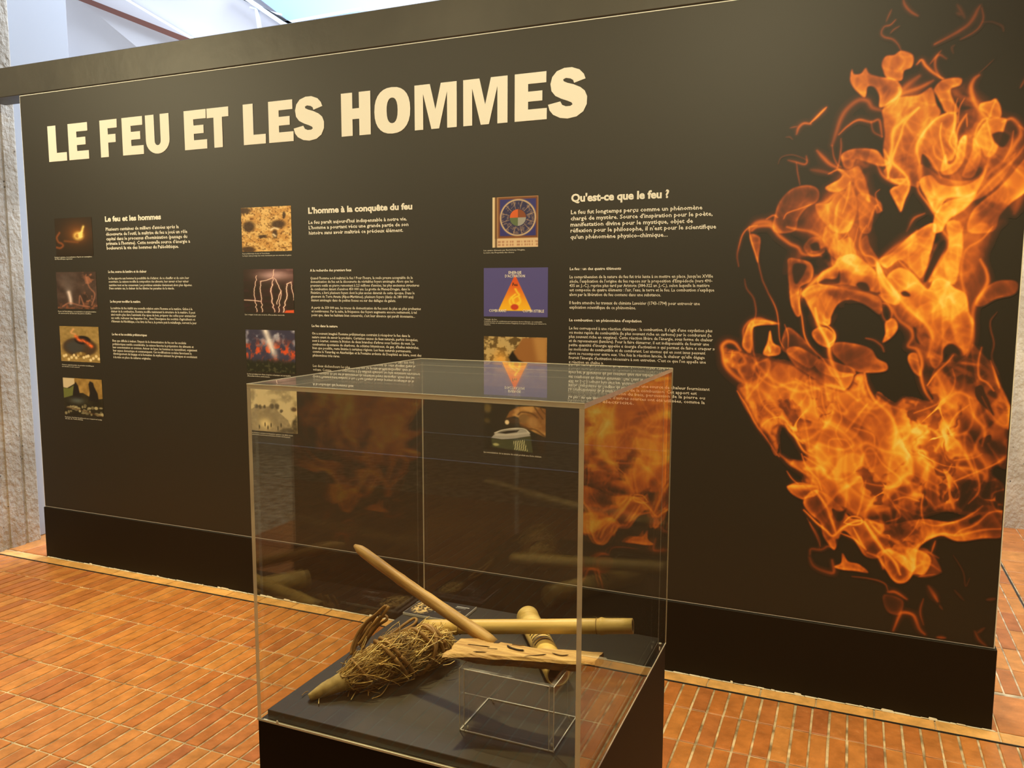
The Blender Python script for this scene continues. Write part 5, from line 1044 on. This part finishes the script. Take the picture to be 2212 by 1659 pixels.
# ---- bamboo
def bamboo(A, B, r, n, m, name, parent, wall=.0035, radf=None, skip=None):
    A = np.array(A); B = np.array(B); d = B-A; Ln = np.linalg.norm(d); d = d/Ln; h_ = np.cross(d, [0, 0, 1.]); h_ /= np.linalg.norm(h_); u_ = np.cross(h_, d)
    V = []; Fc = []; ts = np.linspace(0, 1, n) if np.isscalar(n) else np.array(n); n = len(ts)
    for inner in (0, 1):
        for t_ in ts:
            rr = r*(radf(t_) if radf else 1)-inner*wall
            for k in range(m):
                a = 2*pi*k/m; V.append(A+d*Ln*t_+rr*(cos(a)*h_+sin(a)*u_))
    mi = []
    for i in range(n-1):
        for k in range(m):
            if skip and skip((ts[i]+ts[i+1])/2, 2*pi*(k+.5)/m): continue
            q = (i*m+k, i*m+(k+1) % m, (i+1)*m+(k+1) % m, (i+1)*m+k); Fc.append(q); mi.append(0); o_ = n*m; Fc.append(tuple(x_+o_ for x_ in q[::-1])); mi.append(1)
    for k in range(m):
        k2 = (k+1) % m; o_ = n*m; Fc += [(k, k+o_, k2+o_, k2), ((n-1)*m+k, (n-1)*m+k2, (n-1)*m+k2+o_, (n-1)*m+k+o_)]; mi += [0, 0]
    o = mesh(name, V, Fc, M_bamboo, None, True); o.data.materials.append(M_bamdark); o.data.polygons.foreach_set('material_index', mi); return under(o, parent), A, d, Ln, h_, u_
LA = fromC(-140, 435, 2, DK+.040); LB = fromC(1738, 427, 2, DK+.092)
lb = thing('bamboo_pole', 'long horizontal yellow bamboo pole with two nodes, lying across the notched tube', 'bamboo', tuple(LA))
t1, t2 = .16, .86
rf = lambda t_: 1+.15*np.exp(-((t_-t1)/.010)**2)+.14*np.exp(-((t_-t2)/.012)**2)-.06*np.exp(-((t_-t1-.02)/.008)**2)-.05*np.exp(-((t_-t2+.02)/.008)**2)+.012*sin(t_*9)
ts = sorted(set(list(np.linspace(0, 1, 22))+[t1+k*.006 for k in range(-5, 7)]+[t2+k*.006 for k in range(-7, 5)]))
bamboo(LA, LB, .0150, ts, 22, 'culm', lb, .004, rf)
def node(parent, A, d, Ln, h_, u_, t_, r):
    P = [A+d*Ln*t_+r*(cos(a)*h_+sin(a)*u_) for a in np.linspace(0, 2*pi, 25)]; v, f = tube(P, .0007, 5, False); under(mesh('node_ring', v, f, M_node, None, True), parent)
_d = (LB-LA); _L = np.linalg.norm(_d); _d = _d/_L; _h = np.cross(_d, [0, 0, 1.]); _h /= np.linalg.norm(_h); _u2 = np.cross(_h, _d)
for t_ in (t1+.004, t1+.022, t2-.004, t2-.022): node(lb, LA, _d, _L, _h, _u2, t_, .0157)
SA = fromC(790, 340, 2, DK+.0238); SB = fromC(1065, 868, 2, DK+.0238)
sb = thing('notched_bamboo_tube', 'short thick pale bamboo tube with five notches, lying under the long bamboo', 'bamboo', tuple(SA))
nt_ = [.44+k*.042 for k in range(5)]
ts = sorted(set(list(np.linspace(0, 1, 16))+[q-.008 for q in nt_]+[q+.008 for q in nt_]))
sk = lambda t_, a: any(abs(t_-q) < .0079 for q in nt_) and .45 < a < 2.65
bamboo(SA, SB, .0235, ts, 28, 'tube', sb, .004, lambda t_: 1+.05*np.exp(-(t_/.03)**2), sk)
# closed far end (a node) of the short tube
_d = (SB-SA)/np.linalg.norm(SB-SA); _h = np.cross(_d, [0, 0, 1.]); _h /= np.linalg.norm(_h); _w = np.cross(_h, _d)
V = [SA-_d*.004]+[SA+.0244*(cos(a)*_h+sin(a)*_w) for a in np.linspace(0, 2*pi, 25)[:-1]]
under(mesh('end_node', V, [(0, 1+(k+1) % 24, 1+k) for k in range(24)], M_bamboo, None, True), sb)

# ---- label card
crd = thing('label_card', 'small black label card with white edges at the back left of the deck', 'label', (-.855, -1.376, DK))
CX0, CX1, CY0, CY1 = -.928, -.785, -1.427, -1.330
under(box_obj('card', (CX0, CX1, CY0, CY1, DK+.0003, DK+.0056), M_white), crd)
under(box_obj('card_face', (CX0+.0008, CX1-.0008, CY0+.0008, CY1-.0008, DK+.0057, DK+.0060), mat('card_black', (.03, .026, .022), .35)), crd)
U, V_ = np.meshgrid(np.linspace(0, 1, 40), np.linspace(0, 1, 40)); n_ = fbm(U*16+V_*7, V_*22, 101, 3)
col = mixc(bg(U, (40, 30, 16)), C3((236, 200, 130)), sst(.40, .6, n_)*ell(U, V_, .5, .5, .5, .5, .2))
me_ = grid_mesh('card_picture', CX0+.004+U*.055, DK*0+V_*.085, lin(col), M_photo, 0)
co = np.empty(len(me_.data.vertices)*3); me_.data.vertices.foreach_get('co', co); co = co.reshape(-1, 3); co = np.c_[co[:, 0], CY0+.006+co[:, 2], np.full(len(co), DK+.0063)]; me_.data.vertices.foreach_set('co', co.ravel()); under(me_, crd)
for (a, b, y_, h_) in ((.066, .092, .036, .0022), (.066, .085, .030, .0012), (.100, .132, .078, .0028), (.100, .126, .072, .0014), (.066, .120, .052, .0012), (.066, .116, .048, .0012), (.066, .118, .044, .0012)):
    x_ = CX0+a; s_ = Soup()
    while x_ < CX0+b:
        w_ = random.uniform(.0015, .004); s_.add([(x_, CY0+y_, DK+.0064), (x_+w_, CY0+y_, DK+.0064), (x_+w_, CY0+y_+h_, DK+.0064), (x_, CY0+y_+h_, DK+.0064)], [(0, 1, 2, 3)]); x_ += w_+.0007
    under(s_.obj('printed_line', M_white, None, False), crd)
